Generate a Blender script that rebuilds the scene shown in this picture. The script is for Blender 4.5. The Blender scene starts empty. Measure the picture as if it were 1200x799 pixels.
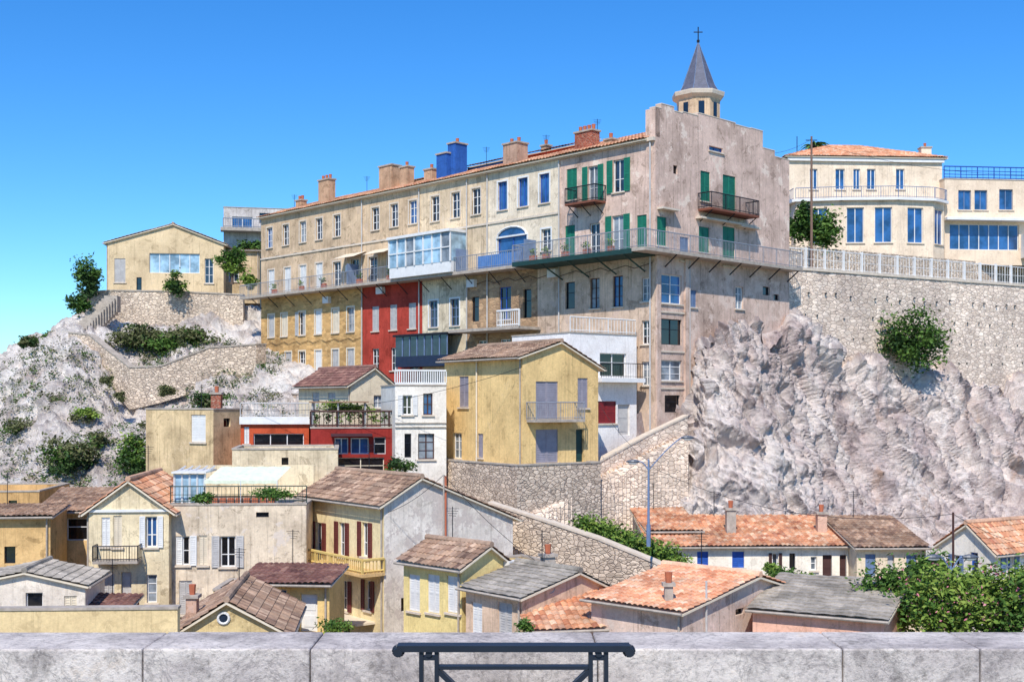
import bpy, math, random
from mathutils import Vector, noise
random.seed(7)
F=1400.;CX=600.;HY=470.
def bx(px,Y): return (px-CX)/F*Y
def bz(py,Y): return (HY-py)/F*Y
def P(px,py,Y): return Vector((bx(px,Y),Y,bz(py,Y)))
def lerp(a,b,t): return a+(b-a)*t
def S(r,g,b,k=1.0):
    def c(x):
        x=x/255.
        return (x/12.92 if x<=.04045 else ((x+.055)/1.055)**2.4)*k
    return (c(r),c(g),c(b))
sc=bpy.context.scene
# ------------------------------------------------------------ materials
def newmat(name,rough=.85,spec=.3):
    m=bpy.data.materials.new(name); m.use_nodes=True
    nt=m.node_tree; b=nt.nodes['Principled BSDF']
    b.inputs['Roughness'].default_value=rough
    b.inputs['Specular IOR Level'].default_value=spec
    return m,nt,b
def nd(nt,t,**k):
    n=nt.nodes.new(t)
    for a,v in k.items(): setattr(n,a,v)
    return n
def coords(nt,scale=(1,1,1),kind='Object'):
    t=nd(nt,'ShaderNodeTexCoord'); m=nd(nt,'ShaderNodeMapping')
    m.inputs['Scale'].default_value=scale
    nt.links.new(t.outputs[kind],m.inputs[0]); return m.outputs[0]
def noi(nt,vec,scale,detail=5,rough=.6,dist=0.):
    n=nd(nt,'ShaderNodeTexNoise'); n.inputs['Scale'].default_value=scale
    n.inputs['Detail'].default_value=detail; n.inputs['Roughness'].default_value=rough; n.inputs['Distortion'].default_value=dist
    nt.links.new(vec,n.inputs['Vector']); return n.outputs['Fac']
def ramp(nt,fac,stops,interp='LINEAR'):
    r=nd(nt,'ShaderNodeValToRGB'); cr=r.color_ramp; cr.interpolation=interp
    while len(cr.elements)<len(stops): cr.elements.new(.5)
    for e,(p,c) in zip(cr.elements,stops):
        e.position=p; e.color=(c[0],c[1],c[2],1) if not isinstance(c,(int,float)) else (c,c,c,1)
    nt.links.new(fac,r.inputs[0]); return r.outputs[0]
def mix(nt,a,b,fac,mode='MIX'):
    m=nd(nt,'ShaderNodeMix',data_type='RGBA',blend_type=mode)
    for s,i in ((a,6),(b,7)):
        if isinstance(s,tuple): m.inputs[i].default_value=(*s[:3],1)
        else: nt.links.new(s,m.inputs[i])
    if isinstance(fac,(int,float)): m.inputs[0].default_value=fac
    else: nt.links.new(fac,m.inputs[0])
    return m.outputs[2]
def bump(nt,b,h,strength=.3,dist=.05):
    n=nd(nt,'ShaderNodeBump'); n.inputs['Strength'].default_value=strength
    n.inputs['Distance'].default_value=dist
    nt.links.new(h,n.inputs['Height']); nt.links.new(n.outputs[0],b.inputs['Normal'])
_c={}
def plaster(r,g,b_,peel=.06,pc=None,k=.97,stain=1.):
    pc=pc or (int(r*.8),int(g*.8),int(b_*.82))
    key=('pl',r,g,b_,peel,pc,k,stain)
    if key in _c: return _c[key]
    m,nt,b=newmat('plaster_%d_%d_%d'%(r,g,b_),.92,.15)
    col=S(min(r,250),g,b_,k)
    v=coords(nt); v2=coords(nt,(4.5,4.5,.16))
    n1=noi(nt,v,.4+r%3*.1,8,.68); n2=noi(nt,v2,1.5,10,.74); n3=noi(nt,v,9,4,.7); n5=noi(nt,v,1.1+g%4*.15,10,.75,.6)
    lo=1-.42*stain
    c=mix(nt,col,ramp(nt,n1,[(.3,(lo,lo*.96,lo*.93)),(.6,(1.06,1.05,1.04))]),1,'MULTIPLY')
    c=mix(nt,c,ramp(nt,n5,[(.41,(1-.36*stain,1-.38*stain,1-.4*stain)),(.435,1.),(.59,1.),(.605,(1+.12*stain,1+.12*stain,1+.16*stain))]),.85,'MULTIPLY')
    c=mix(nt,c,ramp(nt,n2,[(.36,(1-.55*stain,1-.57*stain,1-.58*stain)),(.48,1.03)]),.6,'MULTIPLY')
    c=mix(nt,c,ramp(nt,n3,[(.3,.82),(.7,1.08)]),.75,'MULTIPLY')
    if peel>0:
        n4=noi(nt,v,.8,10,.75)
        f=ramp(nt,n4,[(.62-peel*.25,0.),(.63-peel*.25,.9)])
        pcx=mix(nt,S(*pc),S(*[min(255,int(x*1.3)) for x in pc]),n3)
        c=mix(nt,c,pcx,f)
    nt.links.new(c,b.inputs['Base Color'])
    bump(nt,b,noi(nt,v,6,8,.75),.45,.05)
    _c[key]=m; return m
def flat(name,rgb,rough=.6,metal=0.,spec=.4,var=.25,k=1.):
    key=('fl',name)
    if key in _c: return _c[key]
    m,nt,b=newmat(name,rough,spec); b.inputs['Metallic'].default_value=metal
    v=coords(nt); n=noi(nt,v,3,6,.7)
    c=mix(nt,S(*rgb,k),ramp(nt,n,[(.3,1-var),(.7,1+var*.3)]),1,'MULTIPLY')
    nt.links.new(c,b.inputs['Base Color']); _c[key]=m; return m
def stone(name,a,b2,mortar,scale=2.2,flatz=1.8,bs=.9,mw=.06,grime=.3):
    key=('st',name)
    if key in _c: return _c[key]
    m,nt,b=newmat(name,.95,.1)
    v=coords(nt,(1,1,flatz))
    nn=nd(nt,'ShaderNodeTexNoise'); nn.inputs['Scale'].default_value=1.5; nt.links.new(v,nn.inputs['Vector'])
    vv=nd(nt,'ShaderNodeVectorMath',operation='MULTIPLY_ADD'); vv.inputs[1].default_value=(.35,.35,.35)
    nt.links.new(nn.outputs['Color'],vv.inputs[0]); nt.links.new(v,vv.inputs[2])
    vo=nd(nt,'ShaderNodeTexVoronoi'); vo.inputs['Scale'].default_value=scale; nt.links.new(vv.outputs[0],vo.inputs['Vector'])
    ve=nd(nt,'ShaderNodeTexVoronoi',feature='DISTANCE_TO_EDGE'); ve.inputs['Scale'].default_value=scale; nt.links.new(vv.outputs[0],ve.inputs['Vector'])
    sp=nd(nt,'ShaderNodeSeparateColor'); nt.links.new(vo.outputs['Color'],sp.inputs[0])
    c=mix(nt,S(*a),S(*b2),sp.outputs[0])
    c=mix(nt,c,ramp(nt,sp.outputs[1],[(0,.78),(1,1.18)]),1,'MULTIPLY')
    c=mix(nt,S(*mortar),c,ramp(nt,ve.outputs['Distance'],[(mw*.4,0.),(mw,1.)]))
    big=noi(nt,coords(nt,(1,1,.5)),.22,8,.7)
    c=mix(nt,c,ramp(nt,big,[(.3,(1-grime,1-grime*1.05,1-grime)),(.6,(1.12,1.1,1.08))]),1,'MULTIPLY')
    nt.links.new(c,b.inputs['Base Color'])
    h=nd(nt,'ShaderNodeMath',operation='ADD')
    nt.links.new(ramp(nt,ve.outputs['Distance'],[(0,0.),(mw*1.6,1.)]),h.inputs[0]); nt.links.new(noi(nt,v,9,5,.7),h.inputs[1])
    bump(nt,b,h.outputs[0],bs,.06)
    _c[key]=m; return m
def tile(name,cols,grime=.35):
    key=('ti',name)
    if key in _c: return _c[key]
    m,nt,b=newmat(name,.88,.15)
    uv=nd(nt,'ShaderNodeUVMap'); fl=nd(nt,'ShaderNodeVectorMath',operation='FLOOR')
    nt.links.new(uv.outputs[0],fl.inputs[0])
    wn=nd(nt,'ShaderNodeTexWhiteNoise',noise_dimensions='2D'); nt.links.new(fl.outputs[0],wn.inputs['Vector'])
    n=len(cols)
    c=ramp(nt,wn.outputs['Value'],[(i/(n-1),S(*q)) for i,q in enumerate(cols)])
    v=coords(nt)
    c=mix(nt,c,ramp(nt,noi(nt,v,.7,7,.7),[(.35,1-grime),(.6,1.1)]),1,'MULTIPLY')
    c=mix(nt,c,ramp(nt,noi(nt,v,7,4,.7),[(.35,.7),(.65,1.1)]),.8,'MULTIPLY')
    nt.links.new(c,b.inputs['Base Color']); bump(nt,b,noi(nt,v,12,4),.3,.02)
    _c[key]=m; return m
T_OR=tile('terracotta_tiles',[(214,150,110),(228,176,138),(194,128,94),(240,204,170),(176,112,86)])
T_RED=tile('pale_terracotta_tiles',[(230,164,124),(242,190,152),(214,144,108),(246,212,180)],.28)
T_BR=tile('weathered_brown_tiles',[(158,126,104),(186,154,128),(134,106,90),(204,174,148),(118,94,82)])
T_DK=tile('dark_maroon_tiles',[(130,92,84),(150,110,98),(114,80,76),(170,132,116)])
T_GR=tile('fibre_cement_roofing',[(172,162,148),(186,176,162),(158,150,138)],.45)
M_ST=stone('rubble_stone_wall_material',(230,212,190),(200,182,162),(160,144,130),3.0,1.8,.8,.07,.28)
M_ST2=stone('coursed_stone_wall_material',(244,226,206),(224,204,184),(190,170,154),2.1,2.0,.7,grime=.32)
M_STB=stone('brown_stone_facade_material',(190,158,124),(156,128,102),(176,150,120),2.6,1.6,.6)
M_BRICK=stone('brick_material',(178,98,76),(148,78,62),(186,156,134),4.,3.,.5,.08)
M_STONE_OC=stone('ochre_stone_facade_material',(218,178,120),(190,150,98),(208,172,118),2.2,2.2,.35,.05,.4)
def glassmat(name,rgb,rough=.06,spec=.9):
    m,nt,b=newmat(name,rough,spec)
    v=coords(nt); n=noi(nt,v,.9,3)
    c=mix(nt,S(*rgb),ramp(nt,n,[(.35,.45),(.65,1.25)]),1,'MULTIPLY')
    nt.links.new(c,b.inputs['Base Color']); bump(nt,b,noi(nt,v,1.4,2),.04,.1)
    return m
G_D=glassmat('window_glass_dark',(44,54,70)); G_B=glassmat('window_glass_blue',(46,92,146))
G_C=glassmat('window_glass_curtained',(140,148,156),.25,.5); G_K=glassmat('window_glass_shaded',(22,24,32))
G_L=glassmat('veranda_glass_pale',(160,190,208),.1)
WHITE=flat('white_paint',(234,232,228),.5,var=.14,k=.95)
CREAMP=flat('cream_paint',(226,212,188),.6,var=.15)
GREYP=flat('grey_lilac_paint',(158,152,162),.6)
LGREY=flat('light_grey_paint',(194,190,186),.6)
BROWNP=flat('maroon_shutter_paint',(110,54,50),.6)
DKBROWN=flat('dark_brown_wood',(76,48,44),.7)
GREENP=flat('green_shutter_paint',(34,124,98),.55)
DGREEN=flat('dark_green_metal',(30,64,60),.6)
BLUEP=flat('blue_paint',(48,94,180),.55)
BLUEG=flat('blue_grey_paint',(114,134,166),.6)
IRON=flat('wrought_iron',(40,42,50),.5,.4)
RAILG=flat('galvanised_railing',(160,164,172),.5,.3)
CONC=flat('concrete',(182,170,156),.9,var=.4)
SILL=flat('stone_sill',(218,202,182),.85)
RUST=flat('rusty_metal',(126,76,58),.8)
POT=flat('terracotta_pot',(190,108,76),.8)
SLATE=flat('slate_spire',(94,96,112),.6,var=.4)
REDP=flat('red_paint',(140,40,44),.6)
# ------------------------------------------------------------ mesh buffers
class Buf:
    def __init__(s,mat): s.v=[];s.f=[];s.uv=[];s.mat=mat
    def face(s,pts,uv=None):
        i=len(s.v); s.v+=[tuple(p) for p in pts]; s.f.append(tuple(range(i,i+len(pts))))
        s.uv+=uv if uv else [(0,0)]*len(pts)
    def grid(s,rows,uvs=None):
        i=len(s.v);n=len(rows[0])
        for r in rows: s.v+=[tuple(p) for p in r]
        if uvs:
            for r in uvs: s.uv+=r
        else: s.uv+=[(0,0)]*(n*len(rows))
        for a in range(len(rows)-1):
            for b in range(n-1):
                s.f.append((i+a*n+b,i+a*n+b+1,i+(a+1)*n+b+1,i+(a+1)*n+b))
    def box8(s,c):
        i=len(s.v); s.v+=[tuple(p) for p in c]; s.uv+=[(0,0)]*8
        for q in ((0,1,2,3),(4,7,6,5),(0,4,5,1),(1,5,6,2),(2,6,7,3),(3,7,4,0)): s.f.append(tuple(i+k for k in q))
class Obj:
    def __init__(s,name,origin=(0,0,0)): s.name=name;s.o=Vector(origin);s.p={}
    def b(s,key,mat):
        k=key+'|'+mat.name
        if k not in s.p: s.p[k]=Buf(mat)
        return s.p[k]
    def finish(s):
        def mk(nm,bf):
            me=bpy.data.meshes.new(nm); me.from_pydata([(v[0]-s.o.x,v[1]-s.o.y,v[2]-s.o.z) for v in bf.v],[],bf.f)
            if any(u!=(0,0) for u in bf.uv):
                l=me.uv_layers.new(name='UVMap'); fl=[]
                for f in bf.f:
                    for vi in f: fl+=bf.uv[vi]
                l.data.foreach_set('uv',fl)
            me.materials.append(bf.mat); me.update()
            o=bpy.data.objects.new(nm,me); sc.collection.objects.link(o); return o
        ps=[(k,b) for k,b in s.p.items() if b.f]
        if len(ps)==1:
            o=mk(s.name,ps[0][1]); o.location=s.o; return o
        e=bpy.data.objects.new(s.name,None); sc.collection.objects.link(e); e.location=s.o; e.empty_display_size=.5
        for k,b in ps:
            o=mk(k.split('|')[0],b); o.parent=e
        return e
class Fr:
    def __init__(s,O,e,n): s.O=Vector(O);s.e=Vector(e);s.n=Vector(n)
    def pt(s,u,z,d=0): return Vector((s.O.x+s.e.x*u+s.n.x*d,s.O.y+s.e.y*u+s.n.y*d,z))
    def u(s,px):
        k=(px-CX)/F; return (k*s.O.y-s.O.x)/(s.e.x-k*s.e.y)
    def Y(s,u): return s.O.y+s.e.y*u
def fbox(bf,fr,u0,u1,z0,z1,d0,d1):
    bf.box8([fr.pt(u0,z0,d0),fr.pt(u1,z0,d0),fr.pt(u1,z0,d1),fr.pt(u0,z0,d1),fr.pt(u0,z1,d0),fr.pt(u1,z1,d0),fr.pt(u1,z1,d1),fr.pt(u0,z1,d1)])
def wbox(bf,x0,x1,y0,y1,z0,z1):
    bf.box8([(x0,y0,z0),(x1,y0,z0),(x1,y1,z0),(x0,y1,z0),(x0,y0,z1),(x1,y0,z1),(x1,y1,z1),(x0,y1,z1)])
def bar(bf,p,q,r,n=6):
    p=Vector(p);q=Vector(q);d=(q-p)
    if d.length<1e-5: return
    d.normalize(); a=d.cross(Vector((0,0,1)))
    if a.length<.05: a=d.cross(Vector((1,0,0)))
    a.normalize(); c=d.cross(a)
    rr=r if isinstance(r,tuple) else (r,r)
    rows=[]
    for pt,ra in ((p,rr[0]),(q,rr[1])):
        rows.append([pt+(a*math.cos(2*math.pi*i/n)+c*math.sin(2*math.pi*i/n))*ra for i in range(n+1)])
    bf.grid(rows); bf.face(rows[0][:n]); bf.face(rows[1][:n])
def wallgrid(bf,fr,u0,u1,z0,z1,holes,rec=.18):
    hs=[(max(a,u0+.02),min(b,u1-.02),max(c,z0+.02),min(d,z1-.02)) for a,b,c,d in holes]
    us=sorted({u0,u1,*[h[0] for h in hs],*[h[1] for h in hs]}); zs=sorted({z0,z1,*[h[2] for h in hs],*[h[3] for h in hs]})
    for i in range(len(us)-1):
        for j in range(len(zs)-1):
            um=(us[i]+us[i+1])/2; zm=(zs[j]+zs[j+1])/2
            if any(h[0]<um<h[1] and h[2]<zm<h[3] for h in hs): continue
            bf.face([fr.pt(us[i],zs[j]),fr.pt(us[i+1],zs[j]),fr.pt(us[i+1],zs[j+1]),fr.pt(us[i],zs[j+1])])
    for a,b,c,d in hs:
        for p,q in (((a,c),(b,c)),((b,c),(b,d)),((b,d),(a,d)),((a,d),(a,c))):
            bf.face([fr.pt(*p),fr.pt(*q),fr.pt(*q,-rec-.02),fr.pt(*p,-rec-.02)])
def shutter(ob,fr,u0,u1,z0,z1,mat,d):
    bf=ob.b('shutters',mat)
    fbox(bf,fr,u0,u1,z0,z1,d,d+.03)
    t=min(.06,(u1-u0)*.16)
    for a,b in ((u0,u0+t),(u1-t,u1)): fbox(bf,fr,a,b,z0+.002,z1-.002,d+.031,d+.055)
    for zz in (z0,(z0+z1)/2,z1-.07): fbox(bf,fr,u0+t+.001,u1-t-.001,zz+.004,zz+.066,d+.031,d+.052)
    z=z0+.13
    while z<z1-.12:
        fbox(bf,fr,u0+t+.002,u1-t-.002,z,z+.035,d+.031,d+.047); z+=.1
def window(ob,fr,u0,u1,z0,z1,style,col=None,rec=.18):
    w=u1-u0;h=z1-z0
    fm=WHITE
    def frame(nu,zb,mt,t=.06):
        bf=ob.b('window_frames',mt); d0,d1=-rec,-rec+.05
        fbox(bf,fr,u0,u0+t,z0,z1,d0,d1);fbox(bf,fr,u1-t,u1,z0,z1,d0,d1)
        fbox(bf,fr,u0+t,u1-t,z0,z0+t,d0,d1);fbox(bf,fr,u0+t,u1-t,z1-t,z1,d0,d1)
        for i in range(1,nu):
            uc=u0+w*i/nu; fbox(bf,fr,uc-t*.55,uc+t*.55,z0+t,z1-t,d0,d1+.004)
        for zz in zb: fbox(bf,fr,u0+t,u1-t,z0+h*zz-.02,z0+h*zz+.02,d0,d1-.01)
    def glass(g):
        ob.b('window_glass',g).face([fr.pt(u0,z0,-rec+.01),fr.pt(u1,z0,-rec+.01),fr.pt(u1,z1,-rec+.01),fr.pt(u0,z1,-rec+.01)])
    rg=random.choice([G_D,G_D,G_B,G_C,G_K])
    if style=='w': glass(rg); frame(2 if w>.55 else 1,(.34,.67) if h>1.3 else (.5,),col or fm)
    elif style=='b': glass(G_B); frame(2 if w>.6 else 1,(),col or fm)
    elif style=='o':
        glass(rg); frame(2 if w>.5 else 1,(.4,),fm); sw=w*.5
        shutter(ob,fr,u0-sw-.03,u0-.03,z0-.02,z1+.02,col,.02); shutter(ob,fr,u1+.03,u1+sw+.03,z0-.02,z1+.02,col,.02)
    elif style=='s':
        glass(G_K); m=(u0+u1)/2
        shutter(ob,fr,u0+.01,m-.008,z0+.01,z1-.01,col or LGREY,-.1); shutter(ob,fr,m+.008,u1-.01,z0+.01,z1-.01,col or LGREY,-.1)
    elif style=='h':
        glass(rg); frame(2,(.5,),fm)
        shutter(ob,fr,u0+.01,(u0+u1)/2-.02,z0+.01,z1-.01,col or LGREY,-.1)
        shutter(ob,fr,u1+.03,u1+.03+w*.5,z0-.02,z1+.02,col or LGREY,.02)
    elif style=='d':
        bf=ob.b('door',col or DKBROWN); fbox(bf,fr,u0+.01,u1-.01,z0,z1-.01,-rec-.01,-rec+.03)
        for a in (.12,.56): fbox(bf,fr,u0+w*.15,u1-w*.15,z0+h*a,z0+h*(a+.3),-rec+.031,-rec+.05)
    elif style=='g':
        glass(G_B if col is None else G_L); frame(max(2,round(w/.95)),(),WHITE if col is None else col)
    elif style=='k': glass(G_K); frame(max(1,round(w/1.1)),(.6,) if h>1 else (),col or IRON,.05)
    if style not in 'dkg' and w<2.5:
        fbox(ob.b('sills',SILL),fr,u0-.1,u1+.1,z0-.09,z0-.003,.003,.1)
def surround(ob,fr,u0,u1,z0,z1,mat,t=.12):
    bf=ob.b('window_surrounds',mat)
    fbox(bf,fr,u0-t,u0,z0,z1,.002,.03);fbox(bf,fr,u1,u1+t,z0,z1,.002,.03);fbox(bf,fr,u0-t,u1+t,z1+.001,z1+t,.002,.035)
def tileplane(ob,key,mat,p0,eu,W,ev,Sl,sp=.24,co=.38,inset=(0,0),gut=False):
    bf=ob.b(key,mat); eu=Vector(eu).normalized(); ev=Vector(ev).normalized(); n=eu.cross(ev)
    if n.z<0: n=-n
    nu=max(2,int(W/sp)*4); rows=[];uvs=[]; nr=max(1,int(round(Sl/co))); co=Sl/nr
    prof=[0,.75,1,.75]; amp=.055 if sp<.5 else .03
    for j in range(nr):
        for k in (0,1):
            v=(j+k)*co; lift=.04*(1-k)+.01*(random.random()-.5)
            a=inset[0]*v/Sl; b=W-inset[1]*v/Sl; r=[];q=[]
            for i in range(nu+1):
                u=min(max(W*i/nu,a),b)
                wob=.016*noise.noise(Vector((u*2,v*2,3.1+W)))+.06*noise.noise(Vector((u*.4,v*.5,W)))
                r.append(p0+eu*u+ev*v+n*(amp*prof[i%4]+lift+wob)); q.append((i/4.+.125,j+.1+.8*k))
            rows.append(r);uvs.append(q)
    bf.grid(rows,uvs)
    e=ob.b('eaves',CREAMP); t=n*-.06; t2=n*-.13
    c=[p0,p0+eu*W,p0+eu*(W-inset[1])+ev*Sl,p0+eu*inset[0]+ev*Sl]
    e.box8([x+t2 for x in c]+[x+t for x in c])
    if gut:
        g=p0-ev*.06-n*.05; bar(ob.b('gutter',CONC),g,g+eu*W,.055,6)
def chimney(ob,c,w,d,z0,z1,mat,pots=2,ang=0.):
    e=Vector((math.cos(ang),math.sin(ang)));n=Vector((math.sin(ang),-math.cos(ang)))
    fr=Fr((c[0],c[1],0),e,n)
    fbox(ob.b('chimney_stack',mat),fr,-w/2,w/2,z0,z1,-d/2,d/2)
    fbox(ob.b('chimney_cap',CONC),fr,-w/2-.08,w/2+.08,z1+.002,z1+.12,-d/2-.08,d/2+.08)
    for i in range(pots):
        u=-w/2+w*(i+.5)/pots
        bar(ob.b('chimney_pots',POT),fr.pt(u,z1+.12,0),fr.pt(u,z1+.5,0),(.11,.14),8)
def rail(ob,pts,h,mat,sp=.14,r=.014,z0=0,bars=None,key='railing'):
    bf=ob.b(key,mat)
    for p,q in zip(pts,pts[1:]):
        p=Vector(p);q=Vector(q);up=Vector((0,0,h)); L=(q-p).length
        bar(bf,p+up,q+up,r*2.0,5); lo=Vector((0,0,.1)); bar(bf,p+lo,q+lo,r*1.3,4)
        if bars:
            for t in bars: bar(bf,p+up*t,q+up*t,r*1.1,4)
        n=max(1,int(L/sp))
        for i in range(n+1):
            a=p.lerp(q,i/n); big=(i%max(1,int(1.6/sp))==0)
            bar(bf,a,a+up,r*(1.7 if big else .7),4)
def aerial(ob,p,h):
    k2=ob.b('aerial',IRON); p=Vector(p); bar(k2,p,p+Vector((0,0,h)),.018,4)
    for j in range(4): bar(k2,p+Vector((-.28+.04*j,.05*j,h-.08-j*.1)),p+Vector((.28-.04*j,-.05*j,h-.08-j*.1)),.01,4)
def dish(ob,p,r=.25,dirx=.4):
    bf=ob.b('satellite_dish',LGREY); n=Vector((dirx,-1,.5)).normalized(); a=n.cross(Vector((0,0,1))).normalized(); b_=n.cross(a); p=Vector(p)
    bf.grid([[p+(a*math.cos(t*math.pi/6)+b_*math.sin(t*math.pi/6))*r*k+n*(k*k*.12) for t in range(13)] for k in (0.02,.5,1.)])
    bar(ob.b('dish_arm',LGREY),p,p+n*.4-Vector((0,0,.1)),.015,4); bar(ob.b('dish_arm',LGREY),p,p-Vector((0,0,.7)),.025,5)
class Bld:
    def __init__(s,name,cx,Y,a,lx,rx,yb,yt,mat,roof='flat',peak=None,tmat=None,wins=(),L=None,R=None,over=.3,yr=None,rise=1.,par=.5,sp=.24,mats=None,fin=True):
        a=math.radians(a); C=Vector((bx(cx,Y),Y,0))
        dR=Vector((math.cos(a),math.sin(a),0)); dL=Vector((-math.sin(a),math.cos(a),0))
        s.C=C;s.dR=dR;s.dL=dL
        FR=Fr(C,dR,-dL); FL=Fr(C,dL,-dR); s.FR=FR;s.FL=FL
        L=L if L else FL.u(lx); R=R if R else FR.u(rx); s.L=L;s.R=R
        z0=bz(yb,Y);z1=bz(yt,Y); s.z0=z0;s.z1=z1
        FE=Fr(C+dR*R,dL,dR); s.FE=FE
        FB=Fr(C+dL*L,dR,dL)
        ob=Obj(name,(C.x,C.y,z0)); s.ob=ob
        mats=mats or {}
        zr=z1 if yr is None else bz(yr,FR.Y(R))
        tops={'R':z1,'L':z1,'E':zr,'B':z1}
        zp=None
        if roof=='gableR':
            up=FR.u(peak[0]); zp=bz(peak[1],FR.Y(up)); tops['R']=tops['B']=min(z1,zr)
        elif roof=='gableL':
            vp=FL.u(peak[0]); zp=bz(peak[1],FL.Y(vp))
        elif roof=='shedR': tops['B']=z1+rise
        elif roof=='shedL': tops['E']=z1+rise
        hol={'R':[],'L':[],'E':[],'B':[]}
        fr={'R':FR,'L':FL,'E':FE,'B':FB}; ln={'R':R,'L':L,'E':L,'B':R}
        wl=[]
        for w in wins:
            f=fr[w[0]]; u0,u1=f.u(w[1]),f.u(w[3])
            if u0>u1: u0,u1=u1,u0
            ym=f.Y((u0+u1)/2); za,zb=bz(w[4],ym),bz(w[2],ym)
            wl.append((w[0],u0,u1,za,zb,w[5],w[6] if len(w)>6 else None))
            hol[w[0]].append((u0,u1,za,zb))
        for k in 'RLEB':
            wallgrid(ob.b('walls',mats.get(k,mat)),fr[k],0,ln[k],z0,tops[k],hol[k])
        for k,u0,u1,za,zb,st,col in wl: window(ob,fr[k],u0,u1,za,zb,st,col)
        wm=ob.b('walls',mat)
        up3=Vector((0,0,1))
        if roof=='flat':
            rb=ob.b('coping',CONC); fl=ob.b('roof_terrace',CONC)
            for k in 'RLEB':
                f=fr[k]; fbox(rb,f,-.03 if k in'RB' else .2,ln[k]+(.03 if k in 'RB' else -.2),z1+.002,z1+.09,-.2,.04)
                if par>0: fbox(ob.b('parapet_inner',mat),f,.004,ln[k]-.004,z1-par,z1-.004,-.19,-.006)
            fl.face([FR.pt(0.01,z1-par,-.01),FR.pt(R-.01,z1-par,-.01),FR.pt(R-.01,z1-par,-L+.01),FR.pt(.01,z1-par,-L+.01)])
        elif roof=='gableR':
            zm=min(z1,zr)
            for f in (FR,FB):
                pts=[f.pt(0,zm),f.pt(R,zm)]+([f.pt(R,zr)] if zr>zm+.01 else [])+[f.pt(up,zp)]+([f.pt(0,z1)] if z1>zm+.01 else [])
                ob.b('walls',mats.get('R',mat)).face(pts)
            for (ua,za,dirn) in ((0,z1,1),(R,zr,-1)):
                ev=(C+dR*up+up3*zp)-(C+dR*ua+up3*za); Sl=ev.length; ev.normalize()
                p0=C+dR*ua+up3*(za+.06)-ev*over-dL*.22
                tileplane(ob,'roof',tmat,p0,dL,L+.44,ev,Sl+over-.02,sp,gut=True)
            pr=C+dR*up+up3*(zp+.1)-dL*.22; bar(ob.b('ridge_tiles',tmat),pr,pr+dL*(L+.44),.13,8)
            bar(ob.b('downpipe',CONC),FL.pt(.12,z0,.07),FL.pt(.12,z1-.1,.07),.045,6)
            if zp<0 and random.random()<.7: aerial(ob,C+dR*up+dL*(L*.6)+up3*zp,1.5)
        elif roof=='gableL':
            for f in (FL,FE): ob.b('walls',mats.get('L',mat)).face([f.pt(0,z1),f.pt(L,z1),f.pt(vp,zp)])
            for va in (0,L):
                ev=(C+dL*vp+up3*zp)-(C+dL*va+up3*z1); Sl=ev.length; ev.normalize()
                p0=C+dL*va+up3*(z1+.06)-ev*over-dR*.22
                tileplane(ob,'roof',tmat,p0,dR,R+.44,ev,Sl+over-.02,sp,gut=True)
            pr=C+dL*vp+up3*(zp+.1)-dR*.22; bar(ob.b('ridge_tiles',tmat),pr,pr+dR*(R+.44),.13,8)
        elif roof=='shedR':
            for f in (FL,FE): wm.face([f.pt(0,z1),f.pt(L,z1),f.pt(L,z1+rise)])
            ev=(dL*L+up3*rise); Sl=ev.length; ev.normalize()
            tileplane(ob,'roof',tmat,C+up3*(z1+.06)-ev*over-dR*.2,dR,R+.4,ev,Sl+over+.1,sp,gut=True)
            bar(ob.b('downpipe',CONC),FR.pt(R-.15,z0,.07),FR.pt(R-.15,z1-.1,.07),.045,6)
            if z1<0 and random.random()<.7: aerial(ob,C+dL*L*.9+dR*R*.4+up3*(z1+rise*.8),1.7)
        elif roof=='shedL':
            for f in (FR,FB): wm.face([f.pt(0,z1),f.pt(R,z1),f.pt(R,z1+rise)])
            ev=(dR*R+up3*rise); Sl=ev.length; ev.normalize()
            tileplane(ob,'roof',tmat,C+up3*(z1+.06)-ev*over-dL*.2,dL,L+.4,ev,Sl+over+.1,sp,gut=True)
        elif roof=='hip':
            h=rise; o=.4; q=min(R,L)/2+o
            z=z1+.06
            def hp(p,eu,W,inn):
                ev=(inn*q+up3*h); Sl=ev.length
                tileplane(ob,'roof',tmat,p,eu,W,ev,Sl,sp,inset=(q,q))
            A=C-dR*o-dL*o+up3*z
            hp(A,dR,R+2*o,dL);hp(A,dL,L+2*o,dR)
            hp(C+dR*(R+o)-dL*o+up3*z,dL,L+2*o,-dR);hp(C+dL*(L+o)-dR*o+up3*z,dR,R+2*o,-dL)
        s.zp=zp
        if fin: ob.finish()
def leafmat(name,a,b2,c3):
    m,nt,b=newmat(name,.7,.25); v=coords(nt)
    wn=nd(nt,'ShaderNodeTexNoise'); wn.inputs['Scale'].default_value=2.2; wn.inputs['Detail'].default_value=6; nt.links.new(v,wn.inputs['Vector'])
    nt.links.new(ramp(nt,wn.outputs['Fac'],[(.3,a),(.5,b2),(.7,c3)]),b.inputs['Base Color']); return m
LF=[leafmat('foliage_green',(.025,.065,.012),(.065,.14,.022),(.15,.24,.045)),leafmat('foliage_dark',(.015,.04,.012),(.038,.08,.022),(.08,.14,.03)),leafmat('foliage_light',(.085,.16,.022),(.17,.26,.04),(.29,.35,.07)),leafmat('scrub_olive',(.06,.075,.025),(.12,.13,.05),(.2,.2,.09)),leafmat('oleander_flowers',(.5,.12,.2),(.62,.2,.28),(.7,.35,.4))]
BARK=flat('bark',(100,82,70),.9)
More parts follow.
